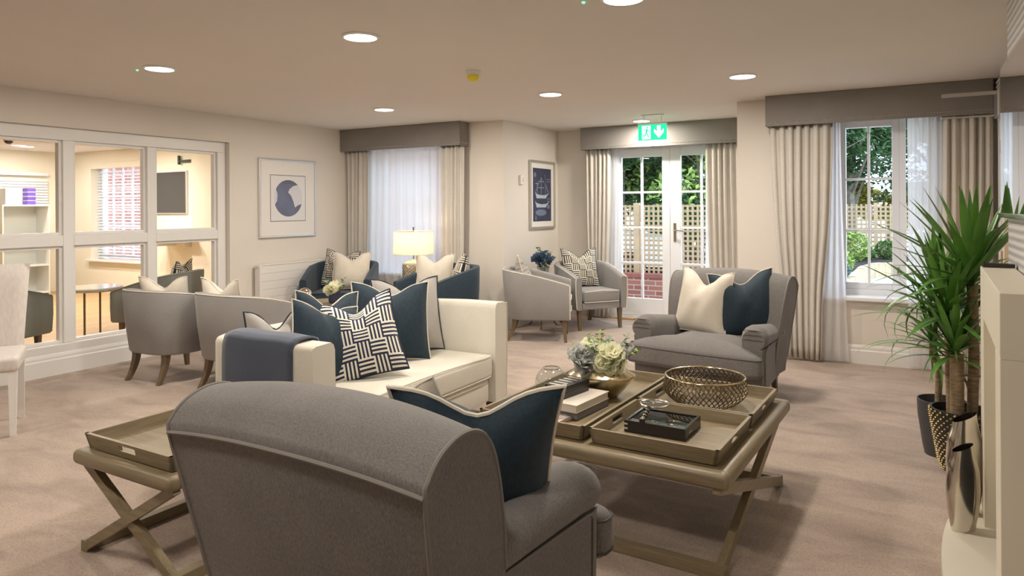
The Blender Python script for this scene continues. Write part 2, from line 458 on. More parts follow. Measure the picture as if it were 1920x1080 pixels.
# recess
struct(box('wall_recess_side', WALL, -4.329, -4.029, D + 0.3, DR + 0.3, 0, H), 'pale side wall of the door recess with the ship print', 'wall')
struct(box('wall_recess_return', WALL, -1.41, -1.11, D + 0.3, DR + 0.3, 0, H), 'return wall of the door recess behind the taupe armchair', 'wall')
wb = B()
wb.box(-4.029, -3.25, DR, DR + 0.3, 0, H); wb.box(-3.25, -1.77, DR, DR + 0.3, 2.16, H); wb.box(-1.77, -1.41, DR, DR + 0.3, 0, H)
struct(wb.obj('wall_recess_back', WALL), 'beige end wall of the recess around the french doors', 'wall')
# left wall with the glazed partition opening Y .3 .. 5.05
wb = B()
wb.box(XL - 0.2, XL, 5.05, D, 0, H); wb.box(XL - 0.2, XL, 0.3, 5.05, 2.13, H); wb.box(XL - 0.2, XL, -2.6, 0.3, 0, H)
struct(wb.obj('wall_left', WALL), 'beige wall around the glazed partition with the round print', 'wall')
# right wall, chimney breast, back wall behind the camera
wb = B(); wb.box(XR, XR + 0.2, 3.97, 5.74, 0, H); wb.box(XR, XR + 0.2, 5.74, 6.62, 2.06, H); wb.box(XR, XR + 0.2, 6.62, D, 0, H)
struct(wb.obj('wall_right', WALL), 'beige wall around the oak door beside the window', 'wall')
STRIPE = mat('striped_wallpaper', (0.62, 0.60, 0.58), 0.5)
def stripe_nodes():
    nt = STRIPE.node_tree; p = nt.nodes['Principled BSDF']
    tc = nd(nt, 'ShaderNodeTexCoord'); wv = nd(nt, 'ShaderNodeTexWave', bands_direction='Z'); wv.inputs['Scale'].default_value = 9; wv.inputs['Distortion'].default_value = 0.6
    nt.links.new(tc.outputs['Object'], wv.inputs['Vector'])
    r = nd(nt, 'ShaderNodeValToRGB'); r.color_ramp.elements[0].color = (0.36, 0.35, 0.34, 1); r.color_ramp.elements[1].color = (0.70, 0.69, 0.67, 1)
    nt.links.new(wv.outputs['Fac'], r.inputs[0]); nt.links.new(r.outputs[0], p.inputs['Base Color'])
stripe_nodes()
struct(box('wall_chimney_breast', STRIPE, 0.42, 3.0, -2.6, 3.97, 0, H), 'chimney breast with pale horizontal striped wallpaper behind mirror', 'wall')
struct(box('wall_behind', WALL, XL - 0.2, 0.42, -2.8, -2.6, 0, H), 'plain beige wall at the near end of the lounge', 'wall')
def skirting(name, a, b, label):
    (x0, y0), (x1, y1) = a, b
    L = sqrt((x1 - x0) ** 2 + (y1 - y0) ** 2); an = math.atan2(y1 - y0, x1 - x0)
    prof = [(0, 0), (0.02, 0), (0.02, 0.115), (0.013, 0.125), (0.013, 0.145), (0.006, 0.165), (0, 0.168)]
    o = B().prism([(-u, v) for u, v in prof], 'X', 0, L).obj(name, WHITE, None)
    o.location = (x0, y0, 0); o.rotation_euler = (0, 0, an)
    struct(o, label, 'skirting')
skirting('baseboard_window', (XL, D), (-4.029, D), 'white skirting under the sheer covered window')
skirting('baseboard_garden', (-1.41, D), (XR, D), 'white skirting under the garden window')
skirting('baseboard_recess', (-4.029, D), (-4.029, DR), 'white skirting along the recess side wall')
o = None
def skirting_left():
    prof = [(0, 0), (0.02, 0), (0.02, 0.13), (0.013, 0.14), (0.013, 0.16), (0.006, 0.18), (0, 0.186)]
    o = B().prism([(XL + u, v) for u, v in prof], 'Y', -2.6, D - 0.02).obj('baseboard_left', WHITE)
    struct(o, 'tall white skirting below the glazed partition', 'skirting')
skirting_left()

# ------------------------------------------------------------------ glazed partition
part = thing('glazed_partition', 'white framed glazed partition looking into the cream room', 'partition', (0, 0, 0))
part['kind'] = 'structure'
xa, xb = -6.50, -6.40
box('bottom_rail', WHITE, xa - .02, xb + .035, 0.3, 5.05, 0.0, 0.25, 0.006, part)
box('top_rail', WHITE, xa, xb, 0.3, 5.05, 2.02, 2.13, 0.006, part)
ys = [0.3, 1.08, 1.86, 2.64, 3.42, 4.197, 4.99]
for i, y in enumerate(ys):
    box('mullion', WHITE, xa, xb, y - 0.045, y + (0.06 if i == 6 else 0.045), 0.25, 2.02, 0.006, part)
for i in range(6):
    a, b = ys[i] + 0.045, ys[i + 1] - 0.045
    box('transom', WHITE, xa, xb, a, b, 1.095, 1.19, 0.006, part)
    for z0, z1 in ((0.25, 1.095), (1.19, 2.02)):
        bd = B()
        for (p, q, r_, s_) in ((a, a + .025, z0, z1), (b - .025, b, z0, z1), (a + .025, b - .025, z0, z0 + .025), (a + .025, b - .025, z1 - .025, z1)):
            bd.box(xa + .02, xb - .025, p, q, r_, s_, 0.003)
        bd.obj('glazing_bead', WHITE, part)
        box('glass_pane', GLASS, -6.453, -6.447, a + .02, b - .02, z0 + .02, z1 - .02, 0, part)

# ------------------------------------------------------------------ windows
def casement(name, label, x0, x1, z0, z1, y, cols, rows, fr=0.06, bar=0.022):
    t = thing(name, label, 'window', (0, 0, 0)); t['kind'] = 'structure'
    f = B()
    for a in ((x0, x0 + fr, z0, z1), (x1 - fr, x1, z0, z1), (x0 + fr, x1 - fr, z0, z0 + fr), (x0 + fr, x1 - fr, z1 - fr, z1)):
        f.box(a[0], a[1], y - 0.035, y + 0.035, a[2], a[3], 0.006)
    f.obj('frame', UPVC, t)
    w_, h_ = (x1 - x0 - 2 * fr) / cols, (z1 - z0 - 2 * fr) / rows
    for i in range(1, cols):
        xx = x0 + fr + i * w_; box('glazing_bar', UPVC, xx - bar / 2, xx + bar / 2, y - .02, y + .02, z0 + fr, z1 - fr, 0.003, t)
    for j in range(1, rows):
        zz = z0 + fr + j * h_; box('glazing_bar', UPVC, x0 + fr, x1 - fr, y - .019, y + .019, zz - bar / 2, zz + bar / 2, 0.003, t)
    for i in range(cols):
        for j in range(rows):
            box('pane', GLASS, x0 + fr + i * w_, x0 + fr + (i + 1) * w_, y - .002, y + .002, z0 + fr + j * h_, z0 + fr + (j + 1) * h_, 0, t)
    return t
W3 = casement('window_3', 'white six pane casement window looking onto the garden', -0.53, -0.04, 0.65, 2.18, 7.12, 2, 3)
o = B()
o.box(-0.72, -0.53, 7.08, 7.16, 0.58, 2.2, 0.004); o.box(-0.04, 0.01, 7.08, 7.16, 0.58, 2.2, 0.004); o.box(0.17, 0.22, 7.08, 7.16, 0.58, 2.2, 0.004)
o.box(-0.53, -0.04, 7.08, 7.16, 0.58, 0.65, 0.004); o.box(0.01, 0.17, 7.08, 7.16, 0.58, 0.65, 0.004)
o.obj('outer_frame', UPVC, W3)
box('pane', GLASS, 0.01, 0.17, 7.118, 7.122, 0.65, 2.2, 0, W3)
b_ = B().box(-0.062, -0.045, 7.06, 7.085, 0.80, 0.86, 0.003); b_.obj('window_handle', CHROME, W3)
struct(box('sill_garden', UPVC, -0.76, 0.26, 6.88, 7.09, 0.56, 0.60, 0.01), 'white window sill under the garden window', 'sill')
W1 = casement('window_1', 'white window hidden behind the sheer curtain', -5.95, -4.88, 0.6, 2.18, 7.12, 4, 3)
struct(box('sill_window', UPVC, -5.98, -4.85, 6.90, 7.09, 0.56, 0.60, 0.008), 'white window sill behind the table lamp', 'sill')

def french_leaf(name, label, x0, x1, handle, px0, px1):
    t = thing(name, label, 'door'); t['kind'] = 'structure'
    y0, y1 = DR + 0.02, DR + 0.075
    z0, z1 = 0.05, 2.14
    f = B()
    gz0, gz1 = 0.265, 2.035
    f.box(x0, px0, y0, y1, z0, z1, 0.005); f.box(px1, x1, y0, y1, z0, z1, 0.005)
    f.box(px0, px1, y0, y1, z0, gz0, 0.005); f.box(px0, px1, y0, y1, gz1, z1, 0.005)
    f.obj('door_frame', UPVC, t)
    xm = (px0 + px1) / 2
    box('glazing_bar', UPVC, xm - .013, xm + .013, y0 + .008, y1 - .008, gz0, gz1, 0.003, t)
    hh = (gz1 - gz0) / 4
    for j in range(1, 4):
        z = gz0 + j * hh; box('glazing_bar', UPVC, px0, px1, y0 + .009, y1 - .009, z - .013, z + .013, 0.003, t)
    for i in range(2):
        for j in range(4):
            a = px0 if i == 0 else xm
            box('pane', GLASS, a, a + (px1 - px0) / 2, DR + .045, DR + .049, gz0 + j * hh, gz0 + (j + 1) * hh, 0, t)
    if handle:
        hx = handle
        box('handle_plate', CHROME, hx - .018, hx + .018, y0 - .008, y0, 0.98, 1.21, 0.004, t)
        B().tube([(hx, y0 - .01, 1.12), (hx, y0 - .05, 1.12), (hx + .03, y0 - .055, 1.12), (hx + .13, y0 - .055, 1.115)], 0.009, 8).obj('lever_handle', CHROME, t, True)
    return t
french_leaf('door_1', 'french door leaf next to the tub chairs', -3.24, -2.515, None, -3.14, -2.613)
french_leaf('door_2', 'french door leaf with the lever handle', -2.512, -1.785, -2.452, -2.38, -1.885)
f = B(); f.box(-3.25, -3.24, DR, DR + .1, 0, 2.16); f.box(-1.785, -1.77, DR, DR + .1, 0, 2.16); f.box(-3.25, -1.77, DR, DR + .1, 2.14, 2.16)
struct(f.obj('trim_1', UPVC), 'white lining of the french door opening', 'trim')
struct(box('trim_2', FLOORW, -3.25, -1.77, DR - 0.09, DR + 0.01, 0, 0.025, 0.004), 'oak threshold at the foot of the french doors', 'threshold')
struct(box('trim_3', UPVC, -3.25, -1.77, DR + 0.0, DR + 0.16, 0.0, 0.045, 0.004), 'white weather bar under the french doors', 'trim')

# right-hand door
t = thing('door_3', 'oak door with brass hinge beside the curtain', 'door'); t['kind'] = 'structure'
box('door_panel', FLOORW, XR + 0.01, XR + 0.055, 5.78, 6.58, 0.01, 2.03, 0.003, t)
box('architrave', WHITE, XR - 0.018, XR, 6.58, 6.68, 0, 2.06, 0.004, t)
box('architrave', WHITE, XR - 0.018, XR, 5.68, 5.78, 0, 2.06, 0.004, t)
box('architrave', WHITE, XR - 0.018, XR, 5.68, 6.68, 2.06, 2.16, 0.004, t)
for z in (1.86, 1.0, 0.25):
    B().tube([(XR - .006, 6.575, z - .05), (XR - .006, 6.575, z + .05)], 0.008, 8).obj('hinge', BRASS, t)
t = thing('ventilation_grille', 'white slatted ventilation grille high above the oak door', 'grille')
for k in range(6):
    box('slat', WHITE, XR - 0.022, XR - 0.004, 5.2, 6.75, 2.19 + k * 0.036, 2.212 + k * 0.036, 0.004, t)
box('backing', mat('grille_back', (0.25, 0.24, 0.23), 0.7), XR - 0.005, XR - 0.001, 5.2, 6.75, 2.185, 2.40, 0, t)
t = thing('door_closer', 'slim pale metal bars projecting above the oak door', 'door closer')
ACR = mat('brushed_aluminium', (0.55, 0.53, 0.50), 0.3, 0.8)
box('upper_bar', ACR, 0.25, XR - 0.01, 6.30, 6.34, 2.235, 2.262, 0.004, t)
box('lower_bar', ACR, 0.25, XR - 0.01, 6.45, 6.47, 2.085, 2.10, 0.004, t)
box('housing', ACR, XR - 0.06, XR - 0.006, 6.25, 6.5, 2.07, 2.27, 0.006, t)

# ------------------------------------------------------------------ pelmets and curtains
def pelmet(label, x0, x1, yf, yb, ends):
    t = thing('pelmet', label, 'pelmet', group='box pelmets')
    f = B().box(x0, x1, yf, yf + 0.02, 2.14, H - 0.002, 0.004)
    f.obj('front_board', VAL, t)
    if 'l' in ends: box('end_board', VAL, x0, x0 + 0.02, yf + 0.02, yb - .002, 2.14, H - 0.002, 0.003, t)
    if 'r' in ends: box('end_board', VAL, x1 - 0.02, x1, yf + 0.02, yb - .002, 2.14, H - 0.002, 0.003, t)
    s = B()
    n = int((x1 - x0) / 0.022)
    for i in range(n + 1):
        x = x0 + 0.006 + (x1 - x0 - 0.012) * i / n
        s.lathe([(0, -.0055), (.0055, 0), (0, .0055)], 5, (x, yf - .001, 2.172), cap=False)
    if 'r' in ends:
        for i in range(9): s.lathe([(0, -.0055), (.0055, 0), (0, .0055)], 5, (x1 + .001, yf + .015 + i * .022, 2.172), cap=False)
    q = s.obj('nail_trim', SILV, t, True); q['kind'] = 'stuff'; q['label'] = 'row of tiny silver nail heads'
pelmet('taupe pelmet over the sheer covered window', -6.33, -4.49, 6.735, D, 'r')
pelmet('taupe pelmet over the french doors behind exit sign', -3.60, -1.42, 8.17, DR, 'l')
pelmet('wide taupe pelmet over the garden window', -1.115, 0.62, 6.73, D, 'lr')
def curtain(name, label, m, xt0, xt1, xb0, xb1, y, folds, amp, z0=0.02, z1=2.17, group=None, waist=None, thick=0.004):
    b = B(); ph = random.random() * 6
    def fn(u, v):
        z = z1 + (z0 - z1) * v
        e = v ** 1.5
        a0 = xt0 + (xb0 - xt0) * e; a1 = xt1 + (xb1 - xt1) * e
        if waist:
            k = waist * exp(-((v - 0.72) / 0.2) ** 2); c = (a0 + a1) / 2
            a0 += (c - a0) * k; a1 += (c - a1) * k
        uu = u + 0.012 * sin(7 * u + 3 * v + ph)
        s_ = sin(2 * pi * folds * uu + ph) * (0.72 + 0.28 * sin(11 * u + ph)) + 0.22 * sin(2 * pi * folds * 0.5 * uu + 1.3 * v)
        s_ = max(-1, min(1, s_))
        yy = y + amp * (1 - 0.25 * v) * (abs(s_) ** 0.75) * (1 if s_ > 0 else -1) + 0.012 * sin(5 * u + 2.5 * v + ph) * v
        xx = a0 + (a1 - a0) * u + 0.25 * amp * sin(4 * pi * folds * uu + ph) * 0.5
        return (xx, yy, z)
    b.grid(fn, int(folds * 14) + 2, 22)
    o = b.obj(name, m, None, True, angle=None)
    if thick:
        md = o.modifiers.new('cloth', 'SOLIDIFY'); md.thickness = thick
    return tag(o, label, 'curtain' if m is CURT else 'sheer', group)
CG = 'lined linen curtains'; SG = 'white sheer curtains'
curtain('curtain', 'stone curtain between the round print and sheer', CURT, -6.31, -5.93, -6.30, -6.0, 6.83, 5.5, 0.028, group=CG)
curtain('curtain', 'stone curtain on the door recess side of the table lamp', CURT, -4.84, -4.50, -4.84, -4.53, 6.83, 5, 0.028, group=CG)
curtain('sheer_curtain', 'wide white sheer curtain behind the table lamp', SHEER, -6.02, -4.80, -6.05, -4.82, 6.885, 11, 0.014, group=SG, thick=0)
curtain('curtain', 'pleated curtain between ship print and french doors', CURT, -3.585, -3.24, -3.58, -3.27, 8.27, 6, 0.028, group=CG, waist=0.1)
curtain('curtain', 'pleated curtain beside the lever handle door leaf', CURT, -2.04, -1.62, -1.98, -1.62, 8.27, 6, 0.028, group=CG)
curtain('sheer_curtain', 'narrow sheer next to the french door frame by tub chairs', SHEER, -3.27, -3.14, -3.33, -3.17, 8.33, 3, 0.012, group=SG, thick=0)
curtain('sheer_curtain', 'narrow sheer peeking beside the lever handle door leaf', SHEER, -2.06, -1.95, -2.08, -1.9, 8.33, 3, 0.012, group=SG, thick=0)
curtain('curtain', 'full length curtain gathered behind the far taupe armchair', CURT, -1.085, -0.56, -0.98, -0.66, 6.82, 7, 0.034, group=CG, waist=0.12)
curtain('sheer_curtain', 'white sheer between gathered curtain and garden window panes', SHEER, -0.60, -0.50, -0.74, -0.44, 6.87, 3.5, 0.016, group=SG, thick=0)
curtain('sheer_curtain', 'white sheer hanging behind the tall yucca', SHEER, 0.02, 0.30, 0.02, 0.27, 6.87, 5, 0.016, group=SG, thick=0)
curtain('curtain', 'taupe shaded curtain between yucca and oak door', CURT, 0.27, 0.62, 0.24, 0.61, 6.82, 6, 0.03, group=CG)

# ------------------------------------------------------------------ ceiling fittings
TRIMW = mat('downlight_trim', (0.8, 0.8, 0.78), 0.4)
LENS = mat('lit_lens', (1, 1, 1), 0.5, emit=(1.0, 0.93, 0.82), estr=9.0)
def downlight(x, y, label, group='round ceiling downlights', power=LAMP_W, r=0.095):
    t = thing('downlight', label, 'ceiling light', (x, y, H), group=group)
    B().lathe([(r, -0.001), (r + .016, -0.001), (r + .016, -0.006), (r, -0.012), (r, -0.001)], 28, cap=False).obj('trim_ring', TRIMW, t, True)
    B().lathe([(0.0, -0.004), (r, -0.004), (r, -0.002), (0, -0.002)], 28, cap=False).obj('lens', LENS, t)
    l = bpy.data.lights.new('downlight_lamp', 'AREA'); l.shape = 'DISK'; l.size = 2 * r; l.energy = power; l.color = WARM
    q = bpy.data.objects.new('downlight_lamp', l); COL.objects.link(q); q.parent = t; q.location = (0, 0, -0.015)
downlight(-4.63, 3.1, 'ceiling downlight nearest the glazed partition')
downlight(-2.78, 3.13, 'large looking ceiling downlight over the near end of the sofa')
downlight(-4.61, 5.54, 'ceiling downlight in front of the sheer window pelmet')
downlight(-2.74, 5.57, 'ceiling downlight beyond the yellow capped detector')
downlight(-1.09, 5.58, 'ceiling downlight just before the garden window pelmet')
downlight(-2.68, 7.85, 'ceiling downlight directly above the green exit sign')
downlight(-1.18, 3.2, 'ceiling downlight cut by the top edge of the picture')
for x, lb in ((-4.63, 'near row ceiling downlight on the partition side'), (-2.78, 'near row ceiling downlight in the middle'), (-1.0, 'near row ceiling downlight on the fireplace side')):
    downlight(x, 0.65, lb, 'near row of downlights', LAMP_W * 0.65)
t = thing('smoke_detector', 'smoke detector with yellow dust cap on the ceiling', 'detector', (-2.774, 4.346, H))
B().lathe([(0.055, 0), (0.055, -0.012), (0.048, -0.03), (0, -0.03)], 24).obj('base', TRIMW, t, True)
B().lathe([(0.042, -0.03), (0.046, -0.045), (0.043, -0.062), (0.03, -0.075), (0, -0.08)], 24).obj('dust_cap', mat('yellow_plastic', (0.78, 0.68, 0.05), 0.4), t, True)
LED = mat('green_led', (0.1, 0.8, 0.3), 0.4, emit=(0.1, 1, 0.35), estr=3)
for x, y, lb in ((-4.83, 3.06, 'tiny green indicator light near the partition downlight'), (-1.377, 3.172, 'tiny green indicator light at the top picture edge')):
    tag(B().lathe([(0.008, 0.002), (0.008, -0.004), (0.004, -0.007), (0, -0.008)], 10, (x, y, H)).obj('indicator_light', LED, None, True), lb, 'indicator')

# exit sign: runner and down arrow on green
t = thing('exit_sign', 'green emergency exit sign with running figure and down arrow', 'sign', (-2.403, 7.4, 0))
GRN = mat('lit_green', (0.0, 0.6, 0.28), 0.4, emit=(0.0, 0.85, 0.38), estr=0.9)
LITW = mat('lit_white', (0.9, 1, 0.95), 0.4, emit=(0.85, 1, 0.93), estr=1.2)
box('housing', TRIMW, -0.165, 0.165, -0.012, 0.018, 2.31, 2.328, 0.004, t); box('ceiling_plate', TRIMW, -0.12, 0.12, -0.025, 0.03, H - .012, H, 0.003, t)
for xx in (-.1, .1): B().tube([(xx, .003, 2.328), (xx, .003, H - .012)], .004, 6).obj('hanger', TRIMW, t)
box('sign_panel', GRN, -0.16, 0.16, -0.006, 0.006, 2.14, 2.31, 0.001, t)
box('door_symbol', LITW, -0.115, -0.018, -0.008, -0.0065, 2.152, 2.298, 0, t)
f = B(); y0, y1 = -0.0105, -0.0085
f.lathe([(0, -.002), (.011, -.002), (.011, .002), (0, .002)], 14, cap=False)
f.v = [(x - .052, y0 + z * .3, 2.276 + y) for x, y, z in f.v]
def limb(pts, wd):
    for (a, b2), (c, d2) in zip(pts[:-1], pts[1:]):
        L = sqrt((c - a) ** 2 + (d2 - b2) ** 2) or 1; nx, nz = -(d2 - b2) / L * wd, (c - a) / L * wd
        f.prism([(a + nx, b2 + nz), (c + nx, d2 + nz), (c - nx, d2 - nz), (a - nx, b2 - nz)], 'Y', y0, y1)
limb([(-.058, 2.262), (-.066, 2.222)], .010)
limb([(-.066, 2.222), (-.05, 2.198), (-.042, 2.168)], .006)
limb([(-.07, 2.222), (-.08, 2.19), (-.108, 2.188)], .006)
limb([(-.056, 2.258), (-.04, 2.238), (-.022, 2.238)], .004)
limb([(-.062, 2.26), (-.088, 2.254), (-.097, 2.236)], .004)
f.obj('running_figure', GRN, t)
f = B().prism([(.055, 2.295), (.095, 2.295), (.095, 2.225), (.128, 2.262), (.128, 2.222), (.075, 2.162), (.022, 2.222), (.022, 2.262), (.055, 2.225)], 'Y', -0.0095, -0.0065)
f.obj('down_arrow', LITW, t)

# ------------------------------------------------------------------ pictures, sensor, radiator
t = thing('framed_print', 'silver framed abstract print of a blue round shape', 'picture', (XL, 5.86, 1.535))
def frame_x(t, w_, h_, fw, m, dp=0.03, art=None):
    f = B()
    for (a, b2, c, d2) in ((-w_, w_, h_ - fw, h_), (-w_, w_, -h_, -h_ + fw), (-w_, -w_ + fw, -h_ + fw, h_ - fw), (w_ - fw, w_, -h_ + fw, h_ - fw)):
        f.box(0, dp, a, b2, c, d2, 0.005)
    f.obj('frame', m, t)
    box('mount', mat('white_mount', (0.80, 0.77, 0.72), 0.7), 0.002, 0.012, -w_ + fw, w_ - fw, -h_ + fw, h_ - fw, 0, t)
frame_x(t, 0.435, 0.455, 0.025, SILV)
box('art_border', mat('print_line', (0.10, 0.09, 0.12), 0.6), 0.0121, 0.0128, -0.269, 0.269, -0.271, 0.271, 0, t)
box('art_paper', mat('print_paper', (0.76, 0.74, 0.74), 0.7), 0.0129, 0.0135, -0.262, 0.262, -0.264, 0.264, 0, t)
ABL = mat('print_blue', (0.15, 0.17, 0.26), 0.7, var=0.15, vscale=5); ABD = mat('print_slate', (0.13, 0.135, 0.17), 0.7); ABP = mat('print_pale', (0.66, 0.65, 0.70), 0.7)
def disc_pts(cx, cz, rx, rz, a0=0, a1=360, n=48): return [(cx + rx * cos(R(a0 + (a1 - a0) * i / n)), cz + rz * sin(R(a0 + (a1 - a0) * i / n))) for i in range(n + 1)]
B().prism(disc_pts(0.0, 0.0, 0.215, 0.215)[:-1], 'X', 0.0136, 0.0142).obj('art_disc', ABL, t)
B().prism(disc_pts(0, 0, 0.214, 0.214, 48, 122) + [(-0.06, 0.165), (0.03, 0.17)], 'X', 0.0143, 0.0147).obj('art_shade', ABD, t)
pc = [(0.135, 0.158)] + disc_pts(0, 0, 0.2155, 0.2155, 42, -18, 20) + [(0.14, -0.085), (0.10, -0.11), (0.075, -0.04), (0.04, 0.03), (-0.005, 0.07), (0.02, 0.11), (0.075, 0.145)]
B().prism(pc, 'X', 0.0148, 0.0152).obj('art_pale_shape', ABP, t)
B().prism(disc_pts(0, 0, 0.2155, 0.2155, 150, 200, 16) + [(-0.17, -0.03), (-0.165, 0.05)], 'X', 0.0143, 0.0147).obj('art_pale_sliver', ABP, t)
t = thing('framed_print', 'framed navy blueprint of sailing ships in the recess', 'picture', (-4.029, 7.91, 1.57))
frame_x(t, 0.348, 0.43, 0.03, mat('pewter_frame', (0.55, 0.52, 0.47), 0.35, 0.7))
box('art_paper', mat('blueprint_navy', (0.035, 0.042, 0.085), 0.6, var=0.2, vscale=8), 0.0121, 0.013, -0.255, 0.25, -0.335, 0.335, 0, t)
INK = mat('blueprint_ink', (0.42, 0.48, 0.56), 0.7); INK2 = mat('blueprint_faint', (0.16, 0.20, 0.30), 0.7)
f = B()
def stroke(pts, wd, fb=None):
    for (a, b2), (c, d2) in zip(pts[:-1], pts[1:]):
        L = sqrt((c - a) ** 2 + (d2 - b2) ** 2) or 1; nx, nz = -(d2 - b2) / L * wd, (c - a) / L * wd
        (fb or f).prism([(a + nx, b2 + nz), (c + nx, d2 + nz), (c - nx, d2 - nz), (a - nx, b2 - nz)], 'X', 0.0131, 0.0138)
for dz in (0.0, -0.115):
    f.prism([(-0.20, .04 + dz), (-0.16, .01 + dz), (-0.03, -.005 + dz), (0.10, .0 + dz), (0.20, .03 + dz), (0.12, -.02 + dz), (0.10, -.045 + dz), (-0.16, -.045 + dz)], 'X', 0.0131, 0.0137)
stroke([(-0.03, 0), (-0.03, 0.22)], .003); stroke([(-0.14, 0.02), (-0.14, 0.16)], .003); stroke([(0.09, 0), (0.09, 0.13)], .002)
stroke([(-0.10, 0.17), (0.04, 0.17)], .003); stroke([(-0.12, 0.09), (0.05, 0.09)], .003); stroke([(-0.19, 0.14), (-0.09, 0.14)], .003)
stroke([(-0.03, 0.22), (0.19, 0.03)], .0015); stroke([(0.06, 0.26), (0.15, 0.03)], .0015); stroke([(-0.03, 0.22), (-0.19, 0.04)], .0015)
f.obj('ship_drawing', INK, t)
f = B()
B().prism(disc_pts(-0.04, -0.225, 0.15, 0.04)[:-1], 'X', 0.0131, 0.0135).obj('deck_plan_drawing', INK2, t)
B().prism(disc_pts(-0.2, 0.25, 0.03, 0.03)[:-1], 'X', 0.0131, 0.0135).obj('seal_drawing', INK2, t); B().prism(disc_pts(0.17, -0.15, 0.035, 0.03)[:-1], 'X', 0.0131, 0.0135).obj('seal_drawing', INK2, t)
B().prism([(-0.2, -0.3), (-0.18, -0.25), (-0.16, -0.3), (-0.18, -0.33)], 'X', 0.0131, 0.0135).obj('compass_drawing', INK2, t)
for z in (0.2, 0.17, -0.05, -0.08):
    f = B(); stroke([(0.13, z), (0.22, z)], .006, f); f.obj('caption_line', INK2, t)
t = thing('wall_sensor', 'small white wall sensor beside the ship print', 'sensor', (-4.029, 7.35, 1.744))
box('case', WHITE, 0, 0.035, -0.035, 0.035, -0.055, 0.055, 0.008, t)
box('button', mat('red_dot', (0.6, 0.1, 0.08), 0.5), 0.035, 0.037, 0.0, 0.01, -0.03, 0.03, 0, t)
t = thing('radiator', 'white flat panel radiator under the round print', 'radiator', (XL, 5.35, 0))
box('side_grille', RADW, 0.03, 0.115, 0, 0.03, 0.14, 0.785, 0.006, t)
pz = 0.15
for k in range(7):
    box('front_panel', RADW, 0.095, 0.112, 0.03, 1.25, pz, pz + 0.0885, 0.0015, t); pz += 0.09
box('top_cover', RADW, 0.03, 0.112, 0.03, 1.25, 0.77, 0.785, 0.004, t)
box('inner_body', RADW, 0.02, 0.094, 0.03, 1.25, 0.15, 0.77, 0, t)
B().tube([(0.06, -0.001, 0.755), (0.06, -0.012, 0.755)], 0.012, 10).obj('bleed_valve', CHROME, t)
B().tube([(0.06, 0.06, 0.15), (0.06, 0.06, 0.0)], 0.01, 8).obj('pipe', CHROME, t, True)

# ------------------------------------------------------------------ furniture builders
def ushape(hw, yf, yb, rc, n=40):
    """plan outline from front right, round the back, to front left -> list of (x, y, nx, ny, s)"""
    P = []
    straight = (yf - (yb + rc)); arc = rc * pi / 2; bw = 2 * (hw - rc)
    tot = 2 * straight + 2 * arc + bw
    for i in range(n + 1):
        s = tot * i / n; d = s
        if d <= straight: P.append((hw, yf - d, 1, 0, s / tot)); continue
        d -= straight
        if d <= arc:
            a = d / rc; P.append((hw - rc + rc * cos(a), yb + rc - rc * sin(a), cos(a), -sin(a), s / tot)); continue
        d -= arc
        if d <= bw: P.append((hw - rc - d, yb, 0, -1, s / tot)); continue
        d -= bw
        if d <= arc:
            a = pi / 2 + d / rc; P.append((-(hw - rc) + rc * cos(a), yb + rc - rc * sin(a), cos(a), -sin(a), s / tot)); continue
        d -= arc
        P.append((-hw, yb + rc + d, -1, 0, s / tot))
    return P
def u_shell(P, th, zb, ztop, flare, bulge=0.0, edge=0.02):
    """upholstered U shaped wall: outer face, rounded top, inner face, closed ends"""
    b = B()
    def ring(p):
        x, y, nx, ny, s = p
        zt = ztop(x, y)
        fl = flare(y)
        def at(off, z):
            k = fl * (z - zb) / max(0.01, zt - zb)
            return (x + nx * (off + k), y + ny * (off + k), z)
        R_ = []
        R_.append(at(0 - th * .5, zb)); R_.append(at(-0.01, zb))
        R_.append(at(0.0, zb + 0.015)); R_.append(at(bulge, zb + (zt - zb) * .5)); R_.append(at(0, zt - edge))
        R_.append(at(-edge * .35, zt - edge * .3)); R_.append(at(-edge, zt)); R_.append(at(-th + edge, zt + 0.004)); R_.append(at(-th + edge * .3, zt - edge * .4))
        R_.append(at(-th, zt - edge * 1.4)); R_.append(at(-th, zb + (zt - zb) * .45)); R_.append(at(-th + .01, zb))
        return R_
    rings = [ring(p) for p in P]; m = len(rings[0]); o = 0
    for r_ in rings: b.v += r_
    for i in range(len(rings) - 1):
        for k in range(m):
            b.f.append([i * m + k, i * m + (k + 1) % m, (i + 1) * m + (k + 1) % m, (i + 1) * m + k])
    b.f.append(list(range(m))); b.f.append([(len(rings) - 1) * m + k for k in range(m)][::-1])
    top = [Vector(r_[5]) for r_ in rings]
    ends = [rings[0], rings[-1]]
    return b, top, ends
def tapered_leg(b, x, y, z1, dx, dy, r0=0.024, r1=0.015, n=6):
    pts = []
    for i in range(n + 1):
        v = i / n; k = v * v
        pts.append((x + dx * k, y + dy * k, z1 * (1 - v), r0 + (r1 - r0) * v))
    o = len(b.v)
    for (px, py, pz, r_) in pts:
        for sx, sy in ((1, 1), (-1, 1), (-1, -1), (1, -1)): b.v.append((px + sx * r_, py + sy * r_, pz))
    for i in range(n):
        for k in range(4): b.f.append([o + i * 4 + k, o + i * 4 + (k + 1) % 4, o + (i + 1) * 4 + (k + 1) % 4, o + (i + 1) * 4 + k])
    b.f.append([o, o + 1, o + 2, o + 3]); b.f.append([o + n * 4 + k for k in range(4)][::-1])
    return b
